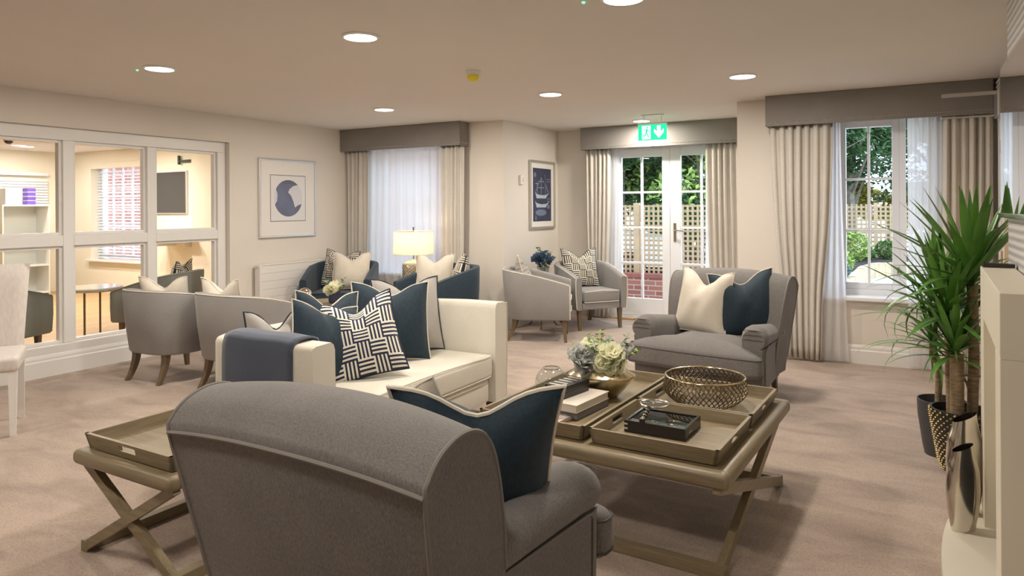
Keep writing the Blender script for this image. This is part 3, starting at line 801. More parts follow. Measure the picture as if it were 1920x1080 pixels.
def tub_chair(label, loc, rz, fab, pip, legm=LEGW, hw=0.325, yf=0.34, yb=-0.33, zb=0.235, zback=0.755, zarm=0.60, leg=True, group='upholstered tub chairs', th=0.075, flare=0.055):
    t = thing('tub_chair', label, 'armchair', loc, rz, group)
    def zt(x, y):
        v = (y - yb) / (yf - yb); v = max(0, min(1, v))
        return zback + (zarm - zback) * (v ** 1.35)
    P = ushape(hw, yf, yb, 0.24, 44)
    b, top, ends = u_shell(P, th, zb, zt, lambda y: flare * (1 - 0.75 * max(0, min(1, (y - yb) / (yf - yb)))), 0.008)
    b.obj('tub_shell', fab, t, True, angle=55)
    B().tube([p + Vector((0, 0, 0.002)) for p in top], 0.0055, 6).obj('top_piping', pip, t, True)
    for e, sg in ((ends[0], 1), (ends[1], -1)):
        B().tube([Vector(q) + Vector((0, .003, 0)) for q in (e[2], e[3], e[4], e[5])], 0.0055, 6).obj('arm_piping', pip, t, True)
    iw = hw - th - 0.004
    box('front_rail', fab, -iw, iw, yf - 0.05, yf - 0.012, zb, 0.315, 0.012, t, smooth=True)
    box('seat_base', fab, -iw, iw, yb + 0.08, yf - 0.05, zb, 0.31, 0.0, t)
    s = B()
    def seat(u, v, z, k): return None
    s.box(-iw + .004, iw - .004, yb + 0.075, yf + 0.012, 0.315, 0.445, 0.035, 4)
    s.v = [(x, y, z + (0.018 * (1 - (x / iw) ** 2) if z > 0.40 else 0)) for x, y, z in s.v]
    q = s.obj('seat_cushion', fab, t, True)
    for z in (0.442, 0.322):
        B().tube([(-iw + .02, yf + .0, z), (-iw + .04, yf + .012, z), (0, yf + .014, z + (.012 if z > .4 else 0)), (iw - .04, yf + .012, z), (iw - .02, yf + .0, z)], 0.0055, 6).obj('seat_piping', pip, q, True)
    if leg:
        for sx in (-1, 1):
            tapered_leg(B(), sx * 0.265, yf - 0.055, zb + .005, sx * 0.0, 0.012).obj('leg', legm, t)
            tapered_leg(B(), sx * 0.185, yb + 0.085, zb + .005, sx * 0.012, -0.075, 0.026, 0.017).obj('leg', legm, t)
    return t
def cushion(label, loc, yaw, lean, m, pip, w_=0.48, h_=0.48, th=0.15, chop=0.10, spin=0.0, taper=0.0, group=None, pr=0.005, name='scatter_cushion', ch_w=0.42):
    n = 21
    b = B()
    cs, sn = cos(spin), sin(spin)
    def outline(u, v):
        x = w_ / 2 * u * (1 - 0.085 * (1 - v * v) - 0.03 * max(0, v) * (chop > 0))
        x *= 1 - taper * (1 - v) / 2
        z = h_ / 2 * v * (1 - 0.075 * (1 - u * u))
        z -= chop * exp(-(u / ch_w) ** 2) * max(0, (v + 0.25) / 1.25) ** 1.6
        z += 0.0
        return x, z
    def surf(sg):
        def fn(a, c):
            u, v = a * 2 - 1, c * 2 - 1
            x, z = outline(u, v)
            y = sg * th * 0.62 * max(0.0, (1 - abs(u) ** 2.5) * (1 - abs(v) ** 2.5)) ** 0.6
            y *= 1 - 0.35 * exp(-(u / 0.25) ** 2) * max(0, v) * (1 if chop > 0 else 0)
            y += sg * 0.005 * sin(9 * u + 4 * v) * (1 - u * u) * (1 - v * v) + sg * 0.006 * sin(14 * u - 3 * v) * max(0, v - .1) * (1 - u * u)
            return (x * cs - z * sn, y, x * sn + z * cs + h_ / 2)
        return fn
    b.grid(surf(1), n, n, uv=True); b.grid(surf(-1), n, n, uv=True)
    o = b.obj(name, m, None, True, angle=None)
    e = [i / 14 * 2 - 1 for i in range(14)]
    ring = [outline(u, -1) for u in e] + [outline(1, v) for v in e] + [outline(-u, 1) for u in e] + [outline(-1, -v) for v in e]
    B().tube([(x * cs - z * sn, 0, x * sn + z * cs + h_ / 2) for x, z in ring], pr, 6, closed=True).obj('piping', pip, o, True)
    o.location = loc; o.rotation_euler = (lean, 0, yaw)
    return tag(o, label, 'cushion', group)

def howard(label, loc, rz, group):
    """deep club armchair with arched rolled back, forward sweeping rolled arms and T cushion"""
    t = thing('club_armchair', label, 'armchair', loc, rz, group)
    # back profile (y from centre, z): outer face -> roll -> front face
    key = [(-0.33, 0.17), (-0.375, 0.36), (-0.43, 0.60), (-0.468, 0.775), (-0.458, 0.812), (-0.425, 0.846), (-0.38, 0.868), (-0.325, 0.878), (-0.265, 0.868),
           (-0.215, 0.832), (-0.175, 0.76), (-0.135, 0.65), (-0.105, 0.53), (-0.085, 0.40), (-0.085, 0.17)]
    prof = []
    for i in range(len(key) - 1):
        p0, p1, p2, p3 = key[max(0, i - 1)], key[i], key[i + 1], key[min(len(key) - 1, i + 2)]
        for k in range(3):
            q = k / 3
            prof.append(tuple(0.5 * (2 * p1[c] + (p2[c] - p0[c]) * q + (2 * p0[c] - 5 * p1[c] + 4 * p2[c] - p3[c]) * q * q + (3 * p1[c] - p0[c] - 3 * p2[c] + p3[c]) * q ** 3) for c in (0, 1)))
    prof.append(key[-1])
    def halfw(z): return 0.405 + 0.055 * max(0, min(1, (z - 0.2) / 0.6))
    def bp(u, i, k=1.0):
        y, z = prof[i]
        cr = 0.044 * (1 - abs(u) ** 2.2) * max(0, (z - 0.55) / 0.34)
        bow = -0.012 * (1 - u * u) * max(0, 1 - max(0, i - 15) / 9) * (i < 24) + (0.018 * (1 - u * u) if i >= 24 else 0)
        return (u * halfw(z) * k, y + bow, z + cr)
    b = B(); nu = 25
    for a in range(nu):
        u = a / (nu - 1) * 2 - 1
        for i in range(len(prof)): b.v.append(bp(u, i))
    m = len(prof)
    for a in range(nu - 1):
        for i in range(m):
            b.f.append([a * m + i, a * m + (i + 1) % m, (a + 1) * m + (i + 1) % m, (a + 1) * m + i])
    bk = b.obj('back', GREY, t, True, angle=50)
    for sx in (-1, 1):
        c = B(); c.add([(sx * (abs(bp(1, i)[0]) + .002), bp(1, i)[1], bp(1, i)[2]) for i in range(m)], [list(range(m))])
        c.add([(sx * (abs(bp(1, i)[0]) - .02), bp(1, i)[1], bp(1, i)[2]) for i in range(m)], [list(range(m))])
        for i in range(m): c.f.append([i, (i + 1) % m, m + (i + 1) % m, m + i])
        c.obj('back_side_panel', GREY, bk)
        B().tube([(sx * (abs(bp(1, i)[0]) + .001), bp(1, i)[1], bp(1, i)[2]) for i in range(2, m - 4)], 0.006, 6).obj('back_side_piping', PIPG, bk, True)
    B().tube([(bp(u / 12, 9)[0], bp(u / 12, 9)[1] - .003, bp(u / 12, 9)[2]) for u in range(-12, 13)], 0.006, 6).obj('back_piping', PIPG, bk, True)
    # arms
    for sx in (-1, 1):
        a = B(); rings = []
        N = 22
        for i in range(N + 1):
            v = i / N
            y = -0.22 + 0.60 * v
            zt = 0.535 + 0.075 * (v ** 1.1) - 0.02 * max(0, (v - .85) / .15) ** 2
            xo = 0.415 + 0.095 * (v ** 1.2)
            r_ = 0.066 + 0.022 * v
            wd = 0.115 + 0.07 * v
            sec = []
            # outer bottom, outer face under the roll, roll, inner face
            sec.append((xo - 0.022, 0.15)); sec.append((xo - 0.017, zt - 2.2 * r_)); sec.append((xo - 0.014, zt - 1.75 * r_))
            for k in range(11):
                an = R(-55 + 235 * k / 10)
                sec.append((xo - wd / 2 + (wd / 2 + .004) * cos(an), zt - r_ + r_ * sin(an)))
            sec.append((xo - wd - 0.0, zt - 2.2 * r_)); sec.append((xo - wd, 0.15))
            sc = 1.0
            if i == N: sc = 0.80
            if i == N - 1: sc = 0.95
            cx = xo - wd / 2; cz = zt - r_
            yy = y + (0.012 if i == N else 0)
            rings.append([(sx * (cx + (px - cx) * sc), yy, (cz + (pz - cz) * sc) if pz > 0.2 else pz) for px, pz in sec])
        m2 = len(rings[0])
        for r_ in rings: a.v += r_
        for i in range(N):
            for k in range(m2): a.f.append([i * m2 + k, i * m2 + (k + 1) % m2, (i + 1) * m2 + (k + 1) % m2, (i + 1) * m2 + k])
        a.f.append(list(range(m2))); a.f.append([N * m2 + k for k in range(m2)])
        ar = a.obj('arm', GREY, t, True, angle=60)
        # welt round the outer panel and pleats on the arm front
        pts = [(rings[i][2][0] + sx * .003, rings[i][2][1], rings[i][2][2]) for i in range(2, N - 1)]
        last = pts[-1]
        pts += [(last[0], last[1] + .02, last[2] - .02), (last[0] - sx * .006, last[1] + .024, 0.16)]
        B().tube(pts, 0.0045, 6).obj('arm_welt', PIPG, ar, True)
        for dz in (0.03, 0.062, 0.094):
            B().tube([(q[0], q[1] + .002, q[2]) for q in [(sx * (0.51 - 0.0925 + 0.07 * cos(R(k_))), 0.399 - 0.010 * abs(cos(R(k_))), 0.59 - dz + 0.012 * sin(R(k_))) for k_ in range(20, 161, 14)]], 0.0022, 5).obj('arm_pleat', PIPD, ar, True)
    # base + seat
    box('seat_base', GREY, -0.37, 0.37, -0.32, 0.40, 0.12, 0.262, 0.02, t, smooth=True)
    half = [(0.0, -0.17), (0.20, -0.17), (0.30, -0.165), (0.318, -0.14), (0.32, 0.10), (0.32, 0.36), (0.325, 0.392), (0.345, 0.402), (0.42, 0.404), (0.475, 0.408), (0.496, 0.425),
            (0.50, 0.455), (0.497, 0.485), (0.478, 0.503), (0.40, 0.510), (0.25, 0.518), (0.12, 0.522)]
    plan = half + [(0.0, 0.523)] + [(-x, y) for x, y in half[:0:-1]]
    lev = [(0.0, 0.262), (0.90, 0.262), (0.965, 0.268), (0.992, 0.284), (1.0, 0.305), (1.0, 0.365), (0.992, 0.386), (0.965, 0.402), (0.90, 0.416), (0.75, 0.442), (0.5, 0.466), (0.25, 0.478), (0.0, 0.482)]
    s = B(); cy0 = 0.30; m3 = len(plan)
    for sc_, z in lev:
        for (x, y) in plan: s.v.append((x * sc_, cy0 + (y - cy0) * sc_, z))
    for i in range(len(lev) - 1):
        for k in range(m3): s.f.append([i * m3 + k, i * m3 + (k + 1) % m3, (i + 1) * m3 + (k + 1) % m3, (i + 1) * m3 + k])
    sc = s.obj('seat_cushion', GREY, t, True, angle=60)
    for z in (0.388, 0.282):
        B().tube([(x * 0.994, cy0 + (y - cy0) * 0.994, z) for x, y in half[8:] + [(0.0, 0.523)] + [(-x, y) for x, y in half[:7:-1]]], 0.0045, 6).obj('seat_piping', PIPD, sc, True)
    for sx in (-1, 1):
        l = B().lathe([(0.026, 0.15), (0.03, 0.13), (0.022, 0.10), (0.017, 0.055)], 12, (sx * 0.40, 0.33, 0)).obj('leg', LEGW, t, True)
        w_ = B().lathe([(0.0, -0.012), (0.022, -0.012), (0.025, -0.006), (0.025, 0.006), (0.022, 0.012), (0, 0.012)], 14)
        w_.v = [(sx * 0.40 + z, 0.33 + x, 0.026 + y) for x, y, z in w_.v]
        w_.obj('castor', BRASS, l, True)
        tapered_leg(B(), sx * 0.33, -0.30, 0.18, 0, -0.03).obj('leg', LEGW, t)
    return t

# ------------------------------------------------------------------ main seating group
howard('taupe club armchair with its back to the viewer', (-1.355, 1.70, 0), R(-1.5), 'matching taupe club armchairs')
howard('taupe club armchair facing the coffee table in front of the curtains', (-1.245, 5.33, 0), R(171), 'matching taupe club armchairs')
CU = 'scatter cushions'
cushion('navy velvet cushion with cream piping on the near armchair', (-1.15, 1.83, 0.455), R(29), R(22), NAVY, PIPC, 0.52, 0.48, 0.17, 0.085, taper=0.2, pr=0.007, group=CU)
cushion('beige diamond cushion corner peeping from the near armchair', (-1.39, 1.86, 0.42), R(6), R(18), DIAM, PIPC, 0.44, 0.44, 0.14, 0.07, spin=R(20), group=CU)
cushion('cream ribbed cushion on the far taupe armchair', (-1.37, 5.33, 0.435), R(162), R(14), CREAMC, PIPC, 0.46, 0.50, 0.17, 0.11, spin=R(3), group=CU)
cushion('navy velvet cushion on the far taupe armchair', (-1.03, 5.36, 0.435), R(180 + 22), R(14), NAVY, PIPC, 0.50, 0.50, 0.16, 0.09, spin=R(-6), group=CU)

# sofa: faces +X (local +y), rotated -90 deg
so = thing('sofa', 'cream upholstered sofa with curved back and piped cushion', 'sofa', (-2.80, 3.265, 0), R(-90))
P = ushape(0.895, 0.40, -0.40, 0.19, 90)
b, top, ends = u_shell(P, 0.15, 0.10, lambda x, y: 0.762 - 0.02 * max(0, min(1, -(y - 0.1) / 0.5)), lambda y: 0.012, 0.006, 0.025)
b.obj('sofa_shell', CREAM, so, True, angle=50)
B().tube([p + Vector((0, 0, -.012)) for p in top], 0.0045, 6).obj('top_piping', CREAM, so, True)
for e in ends: B().tube([Vector(q) + Vector((0, .002, 0)) for q in (e[2], e[3], e[4], e[5])], 0.0045, 6).obj('arm_piping', CREAM, so, True)
box('seat_base', CREAM, -0.742, 0.742, -0.27, 0.365, 0.10, 0.27, 0.03, so, smooth=True)
s = B().box(-0.740, 0.740, -0.26, 0.395, 0.272, 0.425, 0.035, 4)
s.v = [(x, y, z + (0.022 * (1 - (x / .74) ** 2) if z > 0.38 else 0)) for x, y, z in s.v]
sc = s.obj('seat_cushion', CREAM, so, True)
for z in (0.415, 0.283):
    B().tube([(-0.725, 0.2, z), (-0.733, 0.375, z), (-0.70, 0.393, z + .003)] + [(x / 10 * 0.7, 0.396, z + (0.018 * (1 - (x / 10) ** 2) if z > .4 else 0)) for x in range(-9, 10)] + [(0.70, 0.393, z + .003), (0.733, 0.375, z), (0.725, 0.2, z)], 0.005, 6).obj('seat_piping', CREAM, sc, True)
for x in (-0.8, 0.8):
    for y in (-0.2, 0.33): tapered_leg(B(), x, y, 0.11, 0, 0).obj('leg', LEGW, so)
# throw over the near arm (arm outer plane Y 2.37)
b = B()
prof = [(2.352, 0.14), (2.350, 0.40), (2.352, 0.66), (2.356, 0.73), (2.370, 0.768), (2.40, 0.782), (2.45, 0.785), (2.49, 0.782), (2.522, 0.77), (2.535, 0.735), (2.538, 0.60), (2.540, 0.50)]
def thr(u, v):
    i = v * (len(prof) - 1); k = min(int(i), len(prof) - 2); fr = i - k
    y = prof[k][0] + (prof[k + 1][0] - prof[k][0]) * fr; z = prof[k][1] + (prof[k + 1][1] - prof[k][1]) * fr
    return (-3.01 + 0.487 * u, y - 0.004 * sin(6 * u + 3 * v), z + 0.002 * sin(11 * u))
b.grid(thr, 14, 34)
o = b.obj('throw_blanket', THROW, None, True, angle=None); md = o.modifiers.new('thickness', 'SOLIDIFY'); md.thickness = 0.012; md.offset = 1 if False else 0
tag(o, 'slate blue throw draped over the near sofa arm', 'throw')
# sofa cushions
cushion('small grey herringbone cushion behind the slate throw', (-2.985, 2.70, 0.43), R(-108), R(9), HERR, PIPN, 0.36, 0.43, 0.13, 0.10, group=CU)
cushion('navy cushion with cream piping leaning on the near sofa arm', (-2.83, 2.93, 0.43), R(-100), R(15), NAVY, PIPC, 0.46, 0.45, 0.15, 0.05, spin=R(12), group=CU)
cushion('half hidden navy cushion against the sofa back', (-2.96, 3.06, 0.46), R(-104), R(9), NAVY, PIPC, 0.44, 0.46, 0.13, 0.08, spin=R(6), group=CU)
cushion('navy and cream basket print cushion in front on the sofa', (-2.72, 3.05, 0.425), R(-140), R(20), PATN, PIPN, 0.46, 0.49, 0.17, 0.085, spin=R(-12), group=CU)
cushion('large navy cushion with cream piping mid sofa', (-2.86, 3.50, 0.43), R(-132), R(13), NAVY, PIPC, 0.52, 0.51, 0.15, 0.075, spin=R(2), group=CU)
cushion('tall grey herringbone cushion by the far sofa arm', (-2.93, 3.78, 0.43), R(-122), R(12), HERR, PIPN, 0.50, 0.51, 0.13, 0.08, group=CU)

# grey tub chairs
tub_chair('grey tub chair closest to the partition, back turned to viewer', (-5.42, 3.78, 0), R(2), TUBG, PIPC)
tub_chair('grey tub chair with its back turned behind the sofa', (-4.63, 3.88, 0), R(-3), TUBG, PIPC)
tub_chair('grey tub chair seen side on by the recess corner', (-3.46, 6.71, 0), R(-66), TUBG, PIPC)
tub_chair('grey tub chair facing out beside the french doors', (-3.31, 7.70, 0), R(-128), TUBG, PIPC)
tub_chair('navy velvet tub chair beside the radiator', (-5.83, 6.22, 0), R(-150), NAVYC, NAVYC, hw=0.39, yf=0.36, yb=-0.34, zback=0.77, zarm=0.60, group='navy tub chairs', flare=0.03)
tub_chair('navy velvet tub chair right beside the table lamp', (-4.43, 6.25, 0), R(155), NAVYC, NAVYC, hw=0.39, yf=0.36, yb=-0.34, zback=0.78, zarm=0.60, group='navy tub chairs', flare=0.03)
cushion('pale cushion ears above the partition side grey tub chair', (-5.36, 3.66, 0.44), R(25), R(12), CREAMC, PIPC, 0.43, 0.43, 0.14, 0.09, group=CU)
cushion('piped cream cushion ears above the second grey tub chair', (-4.66, 3.70, 0.44), R(0), R(12), CREAMC, PIPC, 0.45, 0.44, 0.13, 0.10, group=CU)
cushion('black basket print cushion on the navy chair by radiator', (-5.98, 6.30, 0.45), R(-165), R(16), PATB, PIPN, 0.47, 0.47, 0.15, 0.08, spin=R(4), group=CU)
cushion('plain cream cushion on the navy chair by radiator', (-5.70, 6.21, 0.45), R(-150), R(18), CREAMC, CREAMC, 0.46, 0.46, 0.16, 0.09, group=CU)
cushion('plain cream cushion on the navy chair by lamp', (-4.60, 6.34, 0.45), R(200), R(16), CREAMC, CREAMC, 0.46, 0.46, 0.15, 0.09, group=CU)
cushion('black basket print cushion on the navy chair by lamp', (-4.29, 6.34, 0.45), R(125), R(14), PATB, PIPN, 0.47, 0.47, 0.15, 0.08, group=CU)
cushion('marbled grey cushion in the side on tub chair', (-3.56, 6.68, 0.44), R(-60), R(15), STRM, PIPC, 0.44, 0.46, 0.14, 0.09, group=CU)
cushion('black basket print cushion beside the french doors', (-3.40, 7.74, 0.445), R(-135), R(15), PATB, PIPN, 0.47, 0.48, 0.15, 0.10, group=CU)

# white dining chair at the frame edge
t = thing('dining_chair', 'white dining chair at the edge in front of partition', 'chair', (-5.145, 2.195, 0), R(-121))
WCH = weave('ivory_leather', (0.62, 0.56, 0.52), (0.70, 0.65, 0.60), 60, 0.5, 0.1)
s = B().box(-0.235, 0.235, -0.23, 0.25, 0.40, 0.50, 0.03, 4); s.obj('seat', WCH, t, True)
b = B()
def dback(sg):
    def fn(a, c):
        u = a * 2 - 1
        return ((0.215 + 0.03 * c) * u, -0.20 - 0.12 * c ** 1.3 - sg * 0.028 * (max(0, (1 - u ** 8) * (1 - (2 * c - 1) ** 8))) ** .5 - 0.02 * (1 - u * u), 0.44 + 0.60 * c)
    return fn
b.grid(dback(1), 13, 14); b.grid(dback(-1), 13, 14); b.obj('backrest', WCH, t, True, angle=None)
for sx in (-1, 1):
    tapered_leg(B(), sx * 0.20, 0.21, 0.41, 0, 0.0, 0.024, 0.016).obj('leg', WHITE, t)
    tapered_leg(B(), sx * 0.20, -0.20, 0.41, 0, -0.03, 0.024, 0.016).obj('leg', WHITE, t)

# ------------------------------------------------------------------ coffee table with trays (rotated ~2.6 deg)
TX, TY, TR = -1.14, 3.23, R(-2.6)
ct = thing('coffee_table', 'large weathered oak coffee table with crossed legs', 'table', (TX, TY, 0), TR)
hx, hy = 0.60, 0.60
def xlegs(t, hx, hy, ztop, side, m1, m2, w_=0.032, th=0.045, inset=0.075):
    """crossed legs in two planes plus floor stretchers; side='X' -> planes at x = +-hx"""
    for sg in (-1, 1):
        for d in (-1, 1):
            L = hy if side == 'X' else hx
            a = Vector((0, -d * (L - 0.02), ztop)); c = Vector((0, d * (L - inset), 0.0 + 0.02))
            dirv = (c - a).normalized(); n_ = Vector((0, -dirv.z, dirv.y)) * (th / 2)
            off = 0.004 * d
            poly = [(a + n_), (c + n_), (c - n_), (a - n_)]
            x = sg * ((hx if side == 'X' else hy) - 0.05) + off
            if side == 'X': B().prism([(p.y, p.z) for p in poly], 'X', x - w_ / 2, x + w_ / 2).obj('crossed_leg', m2, t)
            else: B().prism([(p.y, p.z) for p in poly], 'Y', x - w_ / 2, x + w_ / 2).obj('crossed_leg', m1, t)
    for d in (-1, 1):
        if side == 'X': box('floor_stretcher', m1, -hx + 0.05, hx - 0.03, d * (hy - inset) - 0.022, d * (hy - inset) + 0.022, 0.0, 0.045, 0.003, t)
        else: box('floor_stretcher', m2, d * (hx - inset) - 0.022, d * (hx - inset) + 0.022, -hy + 0.03, hy - 0.03, 0.0, 0.045, 0.003, t)
def table_frame(t, hx, hy, z0, z1):
    for sg in (-1, 1):
        B().box(-hx, hx, sg * hy - (0.065 if sg > 0 else 0), sg * hy + (0.065 if sg < 0 else 0), z0, z1, 0.022, 3).obj('frame_rail', OAKX, t, True)
        B().box(sg * hx - (0.065 if sg > 0 else 0), sg * hx + (0.065 if sg < 0 else 0), -hy + 0.03, hy - 0.03, z0, z1, 0.022, 3).obj('frame_rail', OAKY, t, True)
    box('table_top', OAKX, -hx + 0.05, hx - 0.05, -hy + 0.05, hy - 0.05, z1 - 0.02, z1 - 0.004, 0, t)
table_frame(ct, hx, hy, 0.355, 0.42)
xlegs(ct, hx, hy, 0.36, 'X', OAKX, OAKY)
def tray(label, parent_loc, rz, x0, x1, y0, y1, z, m, handles, group, rim=0.062, m2=None):
    t = thing('serving_tray', label, 'tray', parent_loc, rz, group)
    box('tray_base', m, x0 + .012, x1 - .012, y0 + .012, y1 - .012, z, z + 0.012, 0, t)
    fl = 0.014; wl = 0.014
    def side(name, horiz, a, b2, c, out, hole):
        # a..b along the side, c the fixed coordinate, flared outwards
        n_ = 16; bb = B()
        mid = (a + b2) / 2; hw_ = 0.055
        if hole:
            pieces = [(a, mid - hw_, z, z + rim), (mid + hw_, b2, z, z + rim), (mid - hw_, mid + hw_, z, z + rim * .42), (mid - hw_, mid + hw_, z + rim * .80, z + rim)]
        else: pieces = [(a, b2, z, z + rim)]
        for (p, q, za, zb_) in pieces:
            def off(zz): return out * fl * (zz - z) / rim
            quad = []
            for zz in (za, zb_):
                for d in (0, -out * wl):
                    for s_ in (p, q):
                        ext = fl * (zz - z) / rim
                        ss = s_ - ext if s_ == a else (s_ + ext if s_ == b2 else s_)
                        quad.append((ss, c + off(zz) + d, zz) if horiz else (c + off(zz) + d, ss, zz))
            bb.add(quad, [[0, 1, 3, 2], [4, 5, 7, 6], [0, 1, 5, 4], [2, 3, 7, 6], [0, 2, 6, 4], [1, 3, 7, 5]])
        bb.obj(name, OAKX if horiz else OAKY, t)
    side('tray_side', True, x0, x1, y0, -1, 'y' in handles); side('tray_side', True, x0, x1, y1, 1, 'y' in handles)
    side('tray_side', False, y0, y1, x0, -1, 'x' in handles); side('tray_side', False, y0, y1, x1, 1, 'x' in handles)
    return t
TG = 'oak trays on the coffee table'
zt = 0.421
tray('long oak tray holding the books and gold vase', (TX, TY, 0), TR, -0.535, -0.032, -0.52, 0.52, zt, OAKY, '', TG)
tray('square oak tray under the lattice bowl', (TX, TY, 0), TR, 0.018, 0.535, 0.018, 0.52, zt, OAKX, 'x', TG)
tray('square oak tray under the black display box', (TX, TY, 0), TR, 0.018, 0.535, -0.52, -0.018, zt, OAKX, 'x', TG)
ZT = zt + 0.0125
def tl(x, y, z=0.0):
    return (TX + x * cos(TR) - y * sin(TR), TY + x * sin(TR) + y * cos(TR), ZT + z)
# lattice bowl
t = thing('lattice_bowl', 'bronze wire lattice bowl on the coffee table', 'bowl', tl(0.265, 0.245))
def bowl_r(z):  # z 0..0.135
    return 0.115 + 0.085 * sin(min(1, z / 0.085) * pi / 2) ** 0.8 - 0.010 * max(0, (z - 0.085) / 0.05)
HB = 0.135
f = B(); NW = 46
for sg in (-1, 1):
    for k in range(NW):
        pts = []
        for i in range(13):
            v = i / 12; z = 0.004 + HB * v; a = 2 * pi * k / NW + sg * v * 2 * pi * 4.0 / NW
            r_ = bowl_r(z); pts.append((r_ * cos(a), r_ * sin(a), z))
        f.tube(pts, 0.0030, 4)
q = f.obj('wire_lattice', BRONZE, t, True); q['kind'] = 'stuff'
B().lathe([(0.0, 0.0), (0.112, 0.0), (0.116, 0.006), (0.0, 0.008)], 40).obj('bowl_foot', BRONZE, t, True)
B().tube([(bowl_r(HB) * cos(a), bowl_r(HB) * sin(a), HB + .004) for a in [2 * pi * i / 60 for i in range(60)]], 0.0045, 8, closed=True).obj('rim', GOLD, t, True)
# gold vase with flowers
t = thing('gold_vase', 'squat champagne gold vase full of ivory flowers', 'vase', tl(-0.225, 0.10), R(20))
def vase(u, v):
    prof = [(0.072, 0.0), (0.080, 0.004), (0.150, 0.085), (0.174, 0.112), (0.172, 0.118), (0.120, 0.150), (0.095, 0.165), (0.088, 0.163), (0.085, 0.12)]
    i = v * (len(prof) - 1); k = min(int(i), len(prof) - 2); fr = i - k
    r_ = prof[k][0] + (prof[k + 1][0] - prof[k][0]) * fr; z = prof[k][1] + (prof[k + 1][1] - prof[k][1]) * fr
    a = 2 * pi * u; return (r_ * cos(a), r_ * sin(a) * 0.72, z)
B().grid(vase, 48, 41, cu=True).obj('vase_body', GOLD, t, True, angle=35)
def petals(n, r_, m_shape=1.0, seed=0, curl=0.5):
    """a full blossom: layered curled petals"""
    rnd = random.Random(seed); b = B()
    for L, (cnt, tilt, ln) in enumerate(((5, 10, 0.55), (6, 32, 0.75), (8, 55, 0.9), (9, 78, 1.0))):
        for k in range(cnt):
            a = 2 * pi * k / cnt + L * 0.5 + rnd.uniform(-.2, .2); ti = R(tilt + rnd.uniform(-8, 8)); wd = r_ * 0.55 * m_shape; ll = r_ * ln
            def fn(u, v):
                uu = u * 2 - 1
                w2 = wd * sin(pi * min(1, 0.12 + v * 0.8)) ** 0.7
                rad = ll * v; up = ll * 0.5 * v
                x = uu * w2; y = rad * sin(ti) ; z = rad * cos(ti) + curl * r_ * 0.35 * (uu * uu) * v - curl * r_ * .3 * max(0, v - .75) + 0.012 * r_ * sin(7 * uu + k)
                return (x * cos(a) - y * sin(a), x * sin(a) + y * cos(a), z)
            b.grid(fn, 5, 5)
    return b
def blossom(t, m, loc, r_, tilt, az, seed, shape=1.0, curl=0.5, name='blossom'):
    o = petals(0, r_, shape, seed, curl).obj(name, m, t, True, angle=None)
    o.location = loc; o.rotation_euler = (tilt, 0, az)
for i, (x, y, z, r_, ti, az) in enumerate(((-0.055, 0.03, 0.225, 0.080, 15, 60), (0.05, -0.035, 0.215, 0.078, 35, -10), (0.01, -0.06, 0.185, 0.060, 60, 10), (0.085, -0.045, 0.175, 0.058, 70, -30), (-0.01, 0.05, 0.235, 0.065, 10, 180), (-0.10, 0.02, 0.205, 0.05, 40, 60), (0.0, -0.02, 0.235, 0.05, 20, -20), (0.045, -0.075, 0.165, 0.045, 80, 0))):
    blossom(t, PETW, (x, y, z), r_, R(ti), R(az), i, 1.1, 0.6, 'ivory_blossom')
for i, (x, y, z, r_, ti, az) in enumerate(((-0.10, -0.035, 0.185, 0.095, 55, 35), (0.125, 0.01, 0.195, 0.080, 50, -80), (0.0, 0.07, 0.22, 0.065, 20, 150))):
    blossom(t, PETG, (x, y, z), r_, R(ti), R(az), 20 + i, 0.8, 0.9, 'grey_blossom')
def sprig(t, base, tip, m, n=9, ls=0.016, name='leaf_sprig', seed=1):
    rnd = random.Random(seed); b = B(); base = Vector(base); tip = Vector(tip)
    b.tube([base, (base + tip) / 2 + Vector((0, 0, .008)), tip], 0.0018, 5)
    for k in range(n):
        p = base + (tip - base) * (0.35 + 0.65 * k / (n - 1)); a = rnd.uniform(0, 2 * pi); d = Vector((cos(a), sin(a), rnd.uniform(.1, .8))).normalized() * ls
        s_ = d.cross(Vector((0, 0, 1))).normalized() * ls * 0.45; up = s_.cross(d).normalized() * ls * 0.12
        b.add([p, p + d * .5 + s_ + up, p + d, p + d * .5 - s_ + up, p + d * .5 - up * .5], [[0, 1, 4], [1, 2, 4], [2, 3, 4], [3, 0, 4]])
    b.obj(name, m, t, True, angle=None)
for i, (x, y, z, m) in enumerate(((0.0, 0.02, 0.335, LEAFL), (-0.075, 0.03, 0.31, LEAFL), (-0.15, 0.04, 0.265, LEAFL), (0.155, 0.02, 0.28, LEAFG), (0.19, -0.01, 0.245, LEAFL), (0.02, 0.0, 0.29, LEAFG), (0.06, 0.02, 0.27, LEAFL), (-0.14, 0.0, 0.24, LEAFG), (0.04, 0.05, 0.29, LEAFG), (0.115, -0.03, 0.235, LEAFL))):
    sprig(t, (x * .3, y * .3, 0.15), (x, y, z), m, 12, 0.028, seed=i)
for i in range(14):
    a = i * 0.63; k = 1 + 0.5 * (i % 3); sprig(t, (0, 0, 0.15), (0.085 * cos(a) * k, 0.06 * sin(a) * k, 0.20 + 0.035 * (i % 4)), LEAFL if i % 3 == 0 else LEAFG, 12, 0.03, 'leaf_filler', 40 + i)
